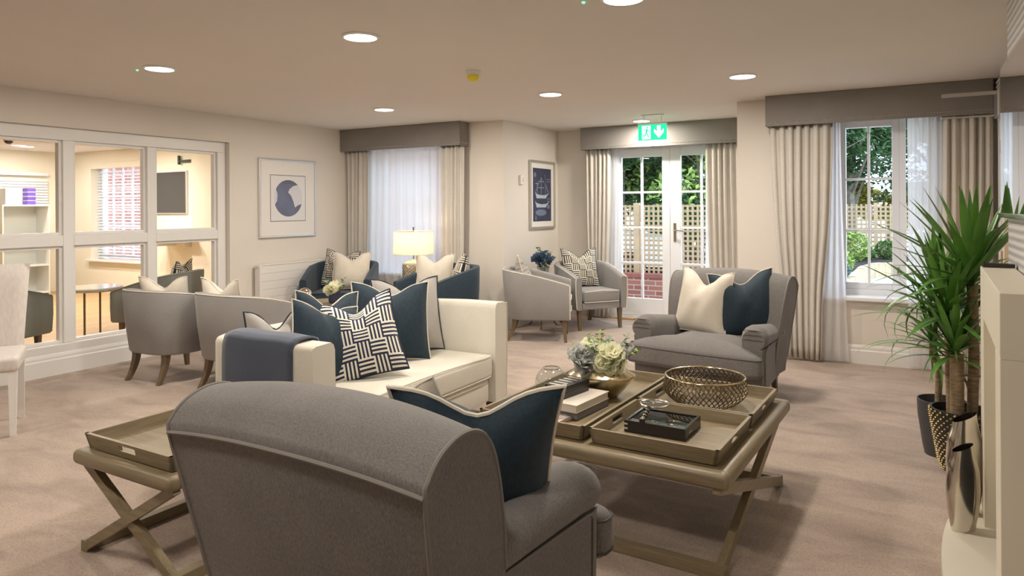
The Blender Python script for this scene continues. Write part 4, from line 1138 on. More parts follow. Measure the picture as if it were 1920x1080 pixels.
# glass globe (left of the books)
t = thing('glass_globe', 'clear round glass globe behind the navy cushion', 'globe', tl(-0.43, -0.06))
pr = []
for i in range(25):
    a = -pi / 2 + R(15) + (pi - R(45)) * i / 24; pr.append((0.085 * cos(a), 0.083 + 0.085 * sin(a)))
B().lathe(pr, 36, cap=False).obj('globe_shell', CLEAR, t, True)
B().tube([(pr[-1][0] * cos(a), pr[-1][0] * sin(a), pr[-1][1]) for a in [2 * pi * i / 40 for i in range(40)]], 0.003, 6, closed=True).obj('rim', CHROME, t, True)
B().lathe([(0.0, 0.0), (0.024, 0.0), (0.022, 0.005), (0, 0.006)], 20).obj('globe_foot', CHROME, t, True)
# books
PAGE = mat('page_edges', (0.70, 0.64, 0.54), 0.8)
def book(label, x, y, z, w_, d_, h_, rz, cover, group='books on the coffee table', page=None):
    t = thing('hardback_book', label, 'book', tl(x, y, z), TR + rz, group)
    box('cover', cover, -w_ / 2, w_ / 2, -d_ / 2, d_ / 2, 0, 0.003, 0, t); box('cover', cover, -w_ / 2, w_ / 2, -d_ / 2, d_ / 2, h_ - 0.003, h_, 0, t)
    box('spine', cover, -w_ / 2, -w_ / 2 + 0.004, -d_ / 2, d_ / 2, 0.003, h_ - 0.003, 0, t)
    box('page_block', page or PAGE, -w_ / 2 + .004, w_ / 2 - 0.005, -d_ / 2 + .004, d_ / 2 - .004, 0.003, h_ - 0.003, 0, t)
    return t
book('charcoal book under the cream book', -0.255, -0.17, 0.0, 0.235, 0.30, 0.034, R(-4), mat('charcoal_cover', (0.06, 0.055, 0.055), 0.5), page=mat('grey_page_edges', (0.22, 0.20, 0.18), 0.8))
book('cream book under the striped black box', -0.26, -0.175, 0.035, 0.245, 0.31, 0.036, R(-4), mat('cream_cover', (0.66, 0.60, 0.52), 0.5))
t = thing('striped_box', 'small black box with silver stripes on the books', 'box', tl(-0.285, -0.165, 0.0715), TR + R(-8))
box('box_body', BLACK, -0.055, 0.055, -0.105, 0.105, 0, 0.03, 0.002, t); box('box_lid', BLACK, -0.057, 0.057, -0.107, 0.107, 0.031, 0.058, 0.002, t)
for k in range(5): box('stripe', mat('pewter_inlay', (0.45, 0.43, 0.40), 0.35, 0.6), -0.048, 0.03, -0.09 + k * .04, -0.074 + k * .04, 0.058, 0.0588, 0, t)
t = thing('magazine', 'magazine with colour photo cover beside the books', 'magazine', tl(-0.30, -0.395), TR + R(-5))
MAG = mat('photo_cover', (0.36, 0.36, 0.35), 0.3)
def mag_nodes():
    nt = MAG.node_tree; p = nt.nodes['Principled BSDF']; tc = nd(nt, 'ShaderNodeTexCoord')
    v = nd(nt, 'ShaderNodeTexNoise'); v.inputs['Scale'].default_value = 14; v.inputs['Detail'].default_value = 5; nt.links.new(tc.outputs['Object'], v.inputs['Vector'])
    r = nd(nt, 'ShaderNodeValToRGB'); e = r.color_ramp.elements
    e[0].position = .32; e[0].color = (0.05, 0.06, 0.06, 1); e[1].position = .72; e[1].color = (0.66, 0.64, 0.6, 1)
    q = e.new(.45); q.color = (0.30, 0.32, 0.32, 1); q = e.new(.60); q.color = (0.45, 0.16, 0.13, 1); q = e.new(.53); q.color = (0.42, 0.44, 0.42, 1)
    nt.links.new(v.outputs['Fac'], r.inputs[0]); nt.links.new(r.outputs[0], p.inputs['Base Color'])
mag_nodes()
box('front_cover', MAG, -0.115, 0.115, -0.15, 0.15, 0.017, 0.019, 0, t); box('pages', PAGE, -0.113, 0.112, -0.148, 0.148, 0.002, 0.017, 0, t)
box('back_cover', mat('red_cover', (0.42, 0.08, 0.06), 0.4), -0.115, 0.115, -0.15, 0.15, 0, 0.002, 0, t)
# display box with glass lid
t = thing('display_box', 'black lacquer display box with glass top', 'box', tl(0.222, -0.24), TR + R(1))
bw, bd_, bh = 0.135, 0.112, 0.05
for (a, b2, c, d2) in ((-bw, bw, -bd_, -bd_ + .012), (-bw, bw, bd_ - .012, bd_), (-bw, -bw + .012, -bd_ + .012, bd_ - .012), (bw - .012, bw, -bd_ + .012, bd_ - .012)):
    box('box_side', BLACK, a, b2, c, d2, 0, bh, 0.0015, t)
box('box_base', mat('teal_lining', (0.03, 0.09, 0.09), 0.5), -bw + .012, bw - .012, -bd_ + .012, bd_ - .012, 0.004, 0.012, 0, t)
box('glass_lid', CLEAR, -bw + .012, bw - .012, -bd_ + .012, bd_ - .012, bh - .008, bh - .005, 0, t)
for (x, y, r_) in ((-0.06, 0.0, .034), (0.06, -0.03, .024), (0.03, 0.05, .026)):
    B().tube([(x + r_ * cos(a), y + r_ * sin(a), 0.018) for a in [2 * pi * i / 26 for i in range(26)]], 0.005, 6, closed=True).obj('coin_ring', CHROME, t, True)
for z in (0.012, 0.031):
    box('inlay', mat('bone_inlay', (0.62, 0.55, 0.42), 0.5), -bw - .0006, -bw + .016, -bd_ - .0006, -bd_ + .003, z, z + .007, 0, t)
    box('inlay', mat('bone_inlay', (0.62, 0.55, 0.42), 0.5), bw - .003, bw + .0006, -bd_ + .04 + z, -bd_ + .06 + z, 0.02, .024, 0, t)
t = thing('magnifying_glass', 'magnifying glass with ringed handle resting on display box', 'magnifier', tl(0.165, -0.185, 0.055), TR + R(-20)); t.scale = (1.2, 1.2, 1.1)
B().tube([(0.052 * cos(a), 0.052 * sin(a), 0.032) for a in [2 * pi * i / 40 for i in range(40)]], 0.004, 8, closed=True).obj('lens_rim', CHROME, t, True)
B().lathe([(0.0, 0.027), (0.03, 0.029), (0.05, 0.032), (0.03, 0.035), (0, 0.037)], 36, cap=False).obj('lens', CLEAR, t, True)
B().tube([(0.0 + 0.018, -0.054, 0.031), (0.03, -0.08, 0.02), (0.05, -0.125, 0.004)], 0.008, 10).obj('handle', BLACK, t, True)
for k in range(4):
    p = Vector((0.027 + 0.0075 * k, -0.073 - 0.0155 * k, 0.0235 - 0.0057 * k)); d = Vector((.02, -.045, -.016)).normalized() * .002
    B().tube([p - d, p + d], 0.0092, 10).obj('handle_ring', GOLD, t, True)
B().lathe([(0, -.011), (.008, -.008), (.011, 0), (.008, .008), (0, .011)], 12, (0.052, -0.129, 0.003)).obj('handle_end', BLACK, t, True)

# ------------------------------------------------------------------ side table by the near armchair
st = thing('side_table', 'weathered oak side table with crossed legs', 'table', (-2.66, 1.92, 0), R(-1))
table_frame(st, 0.325, 0.325, 0.365, 0.425)
xlegs(st, 0.325, 0.325, 0.37, 'Y', OAKX, OAKY, 0.03, 0.038, 0.035)
tray('oak tray on the small side table', (-2.66, 1.92, 0), R(-1), -0.275, 0.275, -0.275, 0.275, 0.426, OAKX, 'y', 'oak tray on side table')

# ------------------------------------------------------------------ lamp corner, low round table, recess table
t = thing('lamp_table', 'dark round side table under the lamp', 'table', (-4.985, 6.5, 0))
B().lathe([(0.0, 0.50), (0.23, 0.50), (0.235, 0.51), (0.23, 0.525), (0, 0.525)], 36).obj('table_top', DARK, t, True)
B().lathe([(0.16, 0.0), (0.16, 0.015), (0.03, 0.03), (0.025, 0.3), (0.03, 0.49), (0.07, 0.50)], 28).obj('pedestal', DARK, t, True)
t = thing('table_lamp', 'lit table lamp with drum shade and gold patterned base', 'lamp', (-4.985, 6.5, 0.5255))
LB = mat('ceramic_lamp_base', (0.80, 0.74, 0.60), 0.35)
B().lathe([(0.115, 0.0), (0.125, 0.012), (0.125, 0.235), (0.118, 0.25), (0.06, 0.275), (0.02, 0.285), (0.012, 0.29)], 36).obj('lamp_base', LB, t, True)
f = B()
for sg in (-1, 1):
    for k in range(20):
        f.tube([(0.1265 * cos(2 * pi * k / 20 + sg * v * 1.9), 0.1265 * sin(2 * pi * k / 20 + sg * v * 1.9), 0.012 + 0.22 * v) for v in [i / 10 for i in range(11)]], 0.0034, 4)
q = f.obj('gold_lattice', GOLD, t, True); q['kind'] = 'stuff'
B().tube([(0, 0, 0.285), (0, 0, 0.63)], 0.008, 8).obj('lamp_stem', BRASS, t, True)
SHADE = shade_mat('lamp_shade_linen', (0.90, 0.80, 0.64), 0)
B().lathe([(0.235, 0.352), (0.228, 0.615)], 48, cap=False).obj('lamp_shade', SHADE, t, True)
for z, r_ in ((0.352, .235), (0.615, .228)):
    B().tube([(r_ * cos(a), r_ * sin(a), z) for a in [2 * pi * i / 48 for i in range(48)]], 0.003, 6, closed=True).obj('shade_trim', PIPC, t, True)
B().lathe([(0, 0.63), (0.012, 0.635), (0.006, 0.645), (0.014, 0.655), (0, 0.668)], 12).obj('finial', DARK, t, True)
B().tube([(-0.228, 0, 0.612), (0.228, 0, 0.612)], 0.003, 6).obj('shade_spider', BRASS, t)
BULB = mat('lit_bulb', (1, 1, 1), 0.5, emit=(1.0, 0.78, 0.5), estr=12)
B().lathe([(0, 0.42), (0.02, 0.43), (0.03, 0.46), (0.022, 0.495), (0.012, 0.51), (0, 0.515)], 16).obj('bulb', BULB, t, True)
l = bpy.data.lights.new('table_lamp_light', 'POINT'); l.energy = 3.8; l.color = (1.0, 0.85, 0.66); l.shadow_soft_size = 0.04
q = bpy.data.objects.new('table_lamp_light', l); COL.objects.link(q); q.parent = t; q.location = (0, 0, 0.55)

t = thing('round_table', 'low round wooden table between the tub chairs', 'table', (-4.86, 4.98, 0))
B().lathe([(0.0, 0.475), (0.36, 0.475), (0.365, 0.485), (0.36, 0.50), (0, 0.50)], 44).obj('table_top', OAKX, t, True)
for k in range(3):
    a = 2 * pi * k / 3 + .4; tapered_leg(B(), 0.22 * cos(a), 0.22 * sin(a), 0.476, 0.09 * cos(a), 0.09 * sin(a)).obj('leg', LEGW, t)
MERC = mat('mercury_glass', (0.72, 0.60, 0.48), 0.12, 1.0, var=0.35, vscale=30)
t = thing('mercury_ball', 'mercury glass ball on the round table', 'ornament', (-5.10, 4.92, 0.5005))
pr = [(0.07 * cos(-pi / 2 + pi * i / 20), 0.07 + 0.07 * sin(-pi / 2 + pi * i / 20)) for i in range(21)]
B().lathe(pr, 28, cap=False).obj('ball', MERC, t, True); B().lathe([(0.028, 0), (0.03, 0.004), (0.02, 0.008)], 16).obj('stand_ring', DARK, t, True)
t = thing('flower_vase', 'small vase of ivory hydrangea on the round table', 'vase', (-4.80, 5.02, 0.5005))
B().lathe([(0.045, 0), (0.06, 0.01), (0.065, 0.06), (0.05, 0.11), (0.052, 0.12), (0.046, 0.12), (0.044, 0.06)], 24).obj('vase_body', mat('dark_blue_glaze', (0.03, 0.04, 0.08), 0.25), t, True)
for i, (x, y, z, r_, ti, az) in enumerate(((0.03, -0.02, 0.15, 0.075, 20, 20), (0.075, -0.03, 0.125, 0.06, 50, -60), (-0.03, -0.045, 0.12, 0.06, 55, 30))): blossom(t, PETW, (x, y, z), r_, R(ti), R(az), 60 + i, 0.9, 0.8, 'ivory_blossom')
for i, (x, y, z) in enumerate(((-0.09, -0.03, 0.20), (0.09, 0.02, 0.235), (-0.05, 0.03, 0.20), (0.13, -0.02, 0.16))): sprig(t, (0, 0, 0.1), (x, y, z), LEAFG, 9, 0.045, seed=70 + i)

t = thing('recess_table', 'small metal legged table between the recess tub chairs', 'table', (-3.74, 7.35, 0))
B().lathe([(0.0, 0.50), (0.22, 0.50), (0.225, 0.51), (0.22, 0.52), (0, 0.52)], 32).obj('table_top', DARK, t, True)
for k in range(3):
    a = 2 * pi * k / 3 + .9
    B().tube([(0.17 * cos(a), 0.17 * sin(a), 0.5), (0.10 * cos(a), 0.10 * sin(a), 0.25), (0.13 * cos(a), 0.13 * sin(a), 0.08), (0.19 * cos(a), 0.19 * sin(a), 0.008)], 0.008, 8).obj('leg', BRONZE, t, True)
B().tube([(0.12 * cos(a), 0.12 * sin(a), 0.10) for a in [2 * pi * i / 30 for i in range(30)]], 0.006, 6, closed=True).obj('stretcher_ring', BRONZE, t, True)
t = thing('blue_flower_vase', 'glass vase of dusk blue hydrangeas in the recess', 'vase', (-3.74, 7.37, 0.5205))
B().lathe([(0.06, 0), (0.065, 0.006), (0.062, 0.1), (0.075, 0.2), (0.072, 0.2), (0.058, 0.1), (0.058, 0.01)], 28).obj('vase_body', CLEAR, t, True)
for i, (x, y, z, r_, ti, az) in enumerate(((-0.04, -0.05, 0.27, 0.085, 40, 20), (0.075, -0.02, 0.26, 0.08, 45, -60), (0.0, 0.04, 0.30, 0.08, 10, 0), (0.10, 0.04, 0.255, 0.06, 55, -90), (-0.09, 0.02, 0.26, 0.06, 55, 90))): blossom(t, PETB, (x, y, z), r_, R(ti), R(az), 80 + i, 0.7, 1.0, 'blue_blossom')
for i in range(12):
    a = i * 0.55; r_ = 0.09 + 0.07 * random.random(); sprig(t, (0, 0, 0.1), (r_ * cos(a), r_ * sin(a) * .8, 0.28 + 0.13 * random.random()), FOL[0] if i % 2 else LEAFG, 9, 0.045, seed=90 + i)

# ------------------------------------------------------------------ fireplace, mirror, vases
fp = thing('fireplace_surround', 'ivory fireplace surround with curved hearth', 'fireplace', (0.272, 3.17, 0), R(-2.0))
# local: x into the wall, y along
box('surround_leg', STONE, 0.0, 0.122, 0.36, 0.565, 0.05, 0.93, 0.003, fp)
box('surround_leg', STONE, 0.0, 0.122, -0.565, -0.36, 0.05, 0.93, 0.003, fp)
box('surround_header', STONE, 0.0, 0.122, -0.565, 0.565, 0.93, 1.135, 0.003, fp)
box('inner_slip', mat('ivory_slip', (0.66, 0.60, 0.46), 0.4), 0.045, 0.122, 0.28, 0.36, 0.05, 0.93, 0.002, fp); box('inner_slip', MATS['ivory_slip'], 0.045, 0.122, -0.36, -0.28, 0.05, 0.93, 0.002, fp)
box('inner_slip', MATS['ivory_slip'], 0.045, 0.122, -0.28, 0.28, 0.80, 0.93, 0.002, fp)
box('fire_back', mat('firebox_black', (0.02, 0.02, 0.022), 0.4), 0.10, 0.12, -0.28, 0.28, 0.05, 0.80, 0, fp)
f = B()
for (a, b2, c, d2) in ((-.27, -.25, .07, .74), (.25, .27, .07, .74), (-.25, .25, .72, .74)): f.box(0.06, 0.10, a, b2, c, d2, 0.003)
f.obj('chrome_trim', CHROME, fp)
hp = [(0.122, -0.62), (0.122, 0.62), (0.0, 0.62)] + [(0.0 - 0.155 * cos(R(a)) ** 0.8, 0.62 * sin(R(a))) for a in range(80, -81, -8)] + [(0.0, -0.62)]
B().prism(hp, 'Z', 0.0, 0.05).obj('hearth', STONE, fp)
tag(box('slate_board', BLACK, 0.295, 0.41, 3.65, 3.71, 1.136, 1.152, 0.002), 'slim black board lying across the mantel end', 'board')
t = thing('wall_mirror', 'large frameless wall mirror above the fireplace', 'mirror', (0.42, 2.72, 0))
box('mirror_glass', MIRR, -0.03, -0.022, -1.235, 1.235, 1.37, 2.04, 0, t)
box('bottom_channel', CHROME, -0.04, -0.001, -1.24, 1.24, 1.35, 1.37, 0.003, t)
box('backing', mat('mirror_edge', (0.5, 0.5, 0.5), 0.4, 0.5), -0.0215, -0.001, -1.235, 1.235, 1.37, 2.035, 0, t)
def metal_vase(label, loc, h_, r_, rz):
    t = thing('metal_vase', label, 'vase', loc, rz, 'hammered nickel vases')
    b = B()
    def fn(u, v):
        prof = 0.70 + 0.30 * sin(min(1, v * 1.12) * pi * 0.86) - 0.05 * max(0, v - .9) * 10 * .3
        a = 2 * pi * u; sl = 0.05 * cos(a) * max(0, v - .8) / .2
        return (r_ * prof * cos(a) * (1 - .25 * max(0, v - .75) / .25), r_ * 0.62 * prof * sin(a) * (1 - .25 * max(0, v - .75) / .25), h_ * v * (1 + sl))
    b.grid(fn, 36, 26, cu=True); n = len(b.v)
    def inn(u, v):
        p = fn(u, 1 - 0.35 * v); return (p[0] * (0.93 - .02 * v), p[1] * (0.93 - .02 * v), p[2] - .002)
    b.grid(inn, 36, 8, cu=True); b.f.append([i * 26 for i in range(36)])
    b.obj('vase_body', CHROME, t, True, angle=50)
metal_vase('shorter hammered nickel vase at the hearth front', (0.205, 3.455, 0.0505), 0.345, 0.066, R(25))
metal_vase('taller hammered nickel vase further along the hearth', (0.225, 3.66, 0.0505), 0.42, 0.078, R(25))

# ------------------------------------------------------------------ yucca plants
blade_meshes = []
def blade(L, wd, droop, fold=0.25):
    b = B(); n = 9
    for i in range(n):
        v = i / (n - 1); w_ = wd * (0.55 + 1.6 * v * (1 - v)) * (1 - v ** 3.5) + 0.0008
        y = L * v * cos(droop * v * v * .9); z = -L * 0.55 * droop * v * v * v
        b.v += [(-w_, y, z + fold * w_), (0, y, z), (w_, y, z + fold * w_)]
    for i in range(n - 1):
        for k in (0, 1): b.f.append([i * 3 + k, i * 3 + k + 1, (i + 1) * 3 + k + 1, (i + 1) * 3 + k])
    me = b.mesh('leaf_blade', True); me.materials.append(LEAF)
    return me
for L, wd, dr in ((0.42, 0.021, 0.05), (0.46, 0.023, 0.12), (0.42, 0.021, 0.25), (0.44, 0.020, 0.5)): blade_meshes.append(blade(L, wd, dr))
thin_meshes = [blade(0.42, 0.010, d) for d in (0.15, 0.45, 0.9)]
def head(t, p, n, seed, meshes, sc=1.0, low=-20):
    rnd = random.Random(seed)
    for k in range(n):
        v = (k + 0.5) / n
        el = R(85 - (85 - low) * v ** 0.9 + rnd.uniform(-8, 8)); az = k * 2.39996 + rnd.uniform(-.25, .25)
        me = meshes[min(len(meshes) - 1, int(v * len(meshes)))]
        s_ = sc * rnd.uniform(0.82, 1.1)
        reach = t.location.x + p[0] - sin(az) * cos(el) * 0.47 * s_
        if reach > 0.60 or (reach > 0.36 and t.location.y + p[1] + cos(az) * cos(el) * .47 < 4.0): el = max(el, R(66)); s_ *= 0.8
        o = inst(me, 'leaf', t, Vector(p) + Vector((0, 0, 0.05 * (1 - v))), (0, 0, 0), (s_, s_, s_))
        o.rotation_euler = (Matrix.Rotation(az, 4, 'Z') @ Matrix.Rotation(el, 4, 'X')).to_euler()
def cane(t, pts, r_):
    B().tube(pts, r_, 12).obj('cane', BARK, t, True)
PATT = mat('woven_gold_pot', (0.34, 0.26, 0.12), 0.35, 0.85)
t = thing('potted_yucca', 'tall yucca in a gold woven pot by the fireplace', 'plant', (0.255, 4.38, 0))
f = B(); prof = [(0.085, 0.0), (0.105, 0.05), (0.13, 0.18), (0.145, 0.30), (0.145, 0.33), (0.135, 0.33), (0.13, 0.28)]
B().lathe(prof, 36).obj('pot', DARK, t, True)
f = B()
for j in range(20):
    z = 0.01 + j * 0.0163
    rr = 0.085 + 0.02 * min(1, z / .05) + 0.04 * min(1, max(0, (z - .05) / .25))
    for k in range(26):
        a = 2 * pi * (k + .5 * (j % 2)) / 26
        f.lathe([(0, -.008), (.0095, 0), (0, .008)], 4, ((rr + .001) * cos(a), (rr + .001) * sin(a), z), cap=False)
q = f.obj('woven_studs', PATT, t); q['kind'] = 'stuff'
B().lathe([(0, 0.29), (0.132, 0.285)], 24, cap=False).obj('soil', SOIL, t, True)
cane(t, [(-0.02, -0.02, 0.27), (-0.02, -0.02, 0.62)], 0.033); cane(t, [(0.05, 0.03, 0.27), (0.06, 0.04, 0.6), (0.055, 0.05, 0.98)], 0.026)
head(t, (0.055, 0.05, 0.98), 50, 3, blade_meshes, 1.22, -5); head(t, (-0.03, -0.02, 0.60), 34, 5, blade_meshes, 0.98, -5); head(t, (-0.06, 0.05, 0.80), 36, 8, blade_meshes[:3], 1.08, -5)
cane(t, [(-0.05, 0.04, 0.28), (-0.06, 0.05, 0.80)], 0.016)
t = thing('potted_dracaena', 'slender forked dracaena in a plain charcoal pot', 'plant', (0.175, 4.62, 0))
B().lathe([(0.085, 0.0), (0.095, 0.05), (0.118, 0.22), (0.122, 0.31), (0.116, 0.31), (0.112, 0.26)], 32).obj('pot', mat('charcoal_pot', (0.06, 0.058, 0.06), 0.5), t, True)
B().lathe([(0, 0.27), (0.113, 0.265)], 24, cap=False).obj('soil', SOIL, t, True)
cane(t, [(-0.02, 0, 0.26), (-0.015, 0, 0.50)], 0.014); cane(t, [(-0.015, 0, 0.50), (-0.05, -0.01, 0.55), (-0.05, -0.01, 0.62)], 0.010); cane(t, [(-0.015, 0, 0.50), (0.03, 0.0, 0.55), (0.035, 0.0, 0.64)], 0.010)
head(t, (-0.05, -0.01, 0.61), 22, 11, thin_meshes, 1.0, -25); head(t, (0.035, 0, 0.63), 24, 12, [blade_meshes[0], blade_meshes[2], thin_meshes[1]], 0.95, -15)
cane(t, [(0.0, 0.02, 0.27), (-0.03, 0.03, 0.6), (-0.02, 0.03, 0.88)], 0.011); head(t, (-0.02, 0.03, 0.88), 30, 14, [blade_meshes[2]] + thin_meshes, 1.0, -20)

# ------------------------------------------------------------------ the room behind the partition
struct(box('floor_next_room', PLANK, -13.2, XL - 0.02, -2.6, 7.0, -0.1, 0.0), 'oak plank floor of the cream room', 'floor')
wb = B()
wb.box(-13.1, -12.3, D, D + .3, 0, H); wb.box(-12.3, -10.75, D, D + .3, 0, 0.55); wb.box(-12.3, -10.75, D, D + .3, 2.22, H); wb.box(-10.75, XL - .2, D, D + .3, 0, H)
struct(wb.obj('wall_next_room_window', WALLY), 'cream wall with the blind covered window behind the glass', 'wall')
struct(box('wall_next_room_end', WALLY, -13.3, -12.95, -2.6, D, 0, H), 'cream far end wall behind the glass', 'wall')
struct(box('wall_next_room_near', WALLY, -13.2, XL - .2, -2.8, -2.6, 0, H), 'cream near wall of the room behind the glass', 'wall')
struct(box('pillar_next_room', WALLY, -9.25, -8.6, D - 0.25, D, 0, H), 'cream pier behind the last partition pane', 'wall')
W4 = casement('window_4', 'brick facing window with white blind behind the glass', -12.27, -10.78, 0.58, 2.2, 7.12, 5, 3)
struct(box('sill_next_room', WHITE, -12.35, -10.7, 6.86, 7.09, 0.53, 0.56, 0.006), 'white sill under the blind covered window', 'sill')
BLINDW = mat('blind_slat', (0.78, 0.80, 0.82), 0.5)
def blind(label, x0, x1, y, z0, z1, axis='x', tilt=35, pitch=0.05):
    t = thing('venetian_blind', label, 'blind', group='venetian blinds')
    n = int((z1 - z0) / pitch); w_ = 0.024
    me = B().box(x0 if axis == 'x' else -w_, x1 if axis == 'x' else w_, -w_ if axis == 'x' else x0, w_ if axis == 'x' else x1, -0.001, 0.001).mesh('slat'); me.materials.append(BLINDW)
    for k in range(n):
        o = inst(me, 'slat', t, (0, y, z0 + pitch * k) if axis == 'x' else (y, 0, z0 + pitch * k), (R(tilt), 0, 0) if axis == 'x' else (0, R(tilt), 0))
    box('head_rail', BLINDW, *((x0, x1, y - .03, y + .03) if axis == 'x' else (y - .03, y + .03, x0, x1)), z1, z1 + 0.06, 0.004, t)
blind('half open white blind over the brick facing window', -12.25, -10.8, 7.03, 0.6, 2.14, 'x', 20)
blind('closed cream blind on the far end wall', 4.9, 6.55, -12.90, 0.75, 2.0, 'y', 62, 0.045)
box('blind_pelmet', WALLY, -12.28, -10.77, 6.93, 7.0, 2.12, 2.22, 0.004, None); tag(bpy.data.objects['blind_pelmet'], 'cream pelmet board above the brick facing window', 'pelmet')
tag(box('brick_return', BRICK, -20, -5.75, 8.9, 9.1, -0.1, 3.0), 'red brick wing outside the blind covered window', 'wall', kind='structure')  # stretch behind window_1 is added to block sky light on its sheer
for x, y, lb in ((-12.0, 5.79, 'downlight over the white shelf unit behind the glass'), (-10.4, 5.32, 'small looking downlight at the pane edge behind the glass'), (-10.09, 5.80, 'downlight before the brick facing window'), (-9.6, 5.3, 'downlight above the pinboard behind the glass'), (-8.2, 3.4, 'downlight above the glass topped table')):
    downlight(x, y, lb, 'downlights behind the partition', LAMP_W * 1.1)
t = thing('ceiling_camera', 'dark dome camera on the cream ceiling', 'camera', (-10.95, 5.05, H))
B().lathe([(0.07, 0), (0.07, -0.02), (0.06, -0.03)], 20).obj('mount_ring', TRIMW, t, True); B().lathe([(0.058, -0.028), (0.05, -0.055), (0.03, -0.072), (0, -0.078)], 20).obj('dome', BLACK, t, True)
t = thing('pinboard', 'grey felt pinboard on the cream wall', 'board', (-10.12, D, 0))
box('felt', mat('grey_felt', (0.07, 0.068, 0.066), 0.9), -0.42, 0.42, -0.022, -0.002, 1.36, 2.0, 0, t)
f = B()
for a in ((-.44, .44, 1.34, 1.36), (-.44, .44, 2.0, 2.02), (-.44, -.42, 1.36, 2.0), (.42, .44, 1.36, 2.0)): f.box(a[0], a[1], -0.03, -0.002, a[2], a[3])
f.obj('frame', SILV, t)
t = thing('tv_bracket', 'black television wall bracket with hanging cable', 'bracket', (-9.55, D, 2.16))
box('wall_plate', DARK, 0.06, 0.12, -0.03, -0.002, -0.1, 0.1, 0.003, t); box('arm', DARK, -0.28, 0.06, -0.05, -0.03, -0.02, 0.02, 0.003, t); box('arm', DARK, -0.30, -0.27, -0.06, -0.02, -0.05, 0.09, 0.003, t)
B().tube([(0.09, -0.04, 0.06), (0.06, -0.05, -0.1), (0.1, -0.04, -0.2), (0.12, -0.03, -0.26)], 0.008, 6).obj('cable', BLACK, t, True)
# shelf unit, boxes
t = thing('shelf_unit', 'white open shelf unit against the cream blind', 'shelves', (-12.55, 5.95, 0))
SHW = mat('white_laminate', (0.80, 0.80, 0.76), 0.4)
for y in (-0.35, 0.33): box('side_panel', SHW, -0.2, 0.2, y, y + 0.02, 0, 1.5, 0, t)
for z in (0.05, 0.5, 0.98, 1.48): box('shelf', SHW, -0.2, 0.2, -0.33, 0.33, z, z + 0.025, 0, t)
box('back_panel', mat('pale_board', (0.66, 0.68, 0.64), 0.5), -0.2, -0.19, -0.33, 0.33, 0.05, 1.48, 0, t)
tag(box('storage_cabinet', mat('cream_laminate', (0.72, 0.66, 0.48), 0.5), -12.9, -12.5, 5.1, 5.57, 0, 1.5, 0.005), 'cream cabinet beside the white shelf unit', 'cabinet')
t = thing('carton', 'white carton on top of the shelf unit', 'box', (-12.5, 5.80, 1.505)); box('carton_body', mat('white_card', (0.82, 0.82, 0.84), 0.6), -0.1, 0.1, -0.13, 0.10, 0, 0.26, 0.004, t); box('carton_flap', MATS['white_card'], -0.1, 0.1, -0.015, 0.0, 0.26, 0.263, 0, t)
t = thing('carton', 'purple and white carton on the shelf unit', 'box', (-12.5, 6.06, 1.505)); box('carton_body', mat('purple_card', (0.16, 0.09, 0.45), 0.5), -0.08, 0.08, -0.06, 0.06, 0, 0.27, 0.003, t)
for k in range(3): box('white_band', MATS['white_card'], -0.081, 0.081, -0.061, 0.061, 0.06 + k * 0.07, 0.07 + k * 0.07, 0, t)
# round glass table and tub chairs behind the glass
t = thing('glass_table', 'round glass topped table on slim metal legs', 'table', (-7.90, 4.47, 0))
B().lathe([(0.0, 0.535), (0.30, 0.535), (0.305, 0.545), (0.30, 0.555), (0, 0.555)], 40).obj('table_top', mat('pale_glass_top', (0.62, 0.66, 0.62), 0.08, coat=0.5), t, True)
B().tube([(0.295 * cos(a), 0.295 * sin(a), 0.525) for a in [2 * pi * i / 40 for i in range(40)]], 0.012, 6, closed=True).obj('rim_hoop', CHROME, t, True)
for k in range(4):
    a = pi / 4 + pi / 2 * k; B().tube([(0.28 * cos(a), 0.28 * sin(a), 0.53), (0.28 * cos(a), 0.28 * sin(a), 0)], 0.011, 8).obj('leg', BRONZE, t, True)
tub_chair('slate tub chair behind the glass with zebra cushion', (-7.06, 4.74, 0), R(118), TUBF, TUBF, hw=0.36, zback=0.74, zarm=0.56, group='slate tub chairs behind the glass')
tub_chair('slate tub chair behind the dining chair and glass', (-7.35, 3.2, 0), R(20), TUBF, TUBF, hw=0.36, zback=0.74, zarm=0.6, group='slate tub chairs behind the glass')
cushion('black and white striped cushion behind the glass', (-6.92, 4.80, 0.45), R(122), R(14), PATB, PIPN, 0.42, 0.42, 0.13, 0.07, group=CU)
for x, lb, m in ((-9.95, 'small red tin on the partition ledge', mat('red_tin', (0.55, 0.08, 0.06), 0.4)), (-9.4, 'small green tin on the partition ledge', mat('green_tin', (0.06, 0.16, 0.07), 0.4))):
    tag(B().lathe([(0.04, 0), (0.042, 0.004), (0.042, 0.075), (0.04, 0.08), (0.03, 0.082), (0, 0.082)], 16, (x, 6.6, 0.98)).obj('tin', m, None, True), lb, 'tin')
t = thing('wall_shelf', 'white ledge carrying the small tins', 'shelf', (-9.7, 6.75, 0.0))
box('shelf_board', SHW, -0.5, 0.6, -0.25, 0.18, 0.955, 0.98, 0.003, t); box('shelf_bracket', SHW, -0.3, -0.27, -0.15, 0.18, 0.85, 0.955, 0, t); box('shelf_bracket', SHW, 0.35, 0.38, -0.15, 0.18, 0.85, 0.955, 0, t)

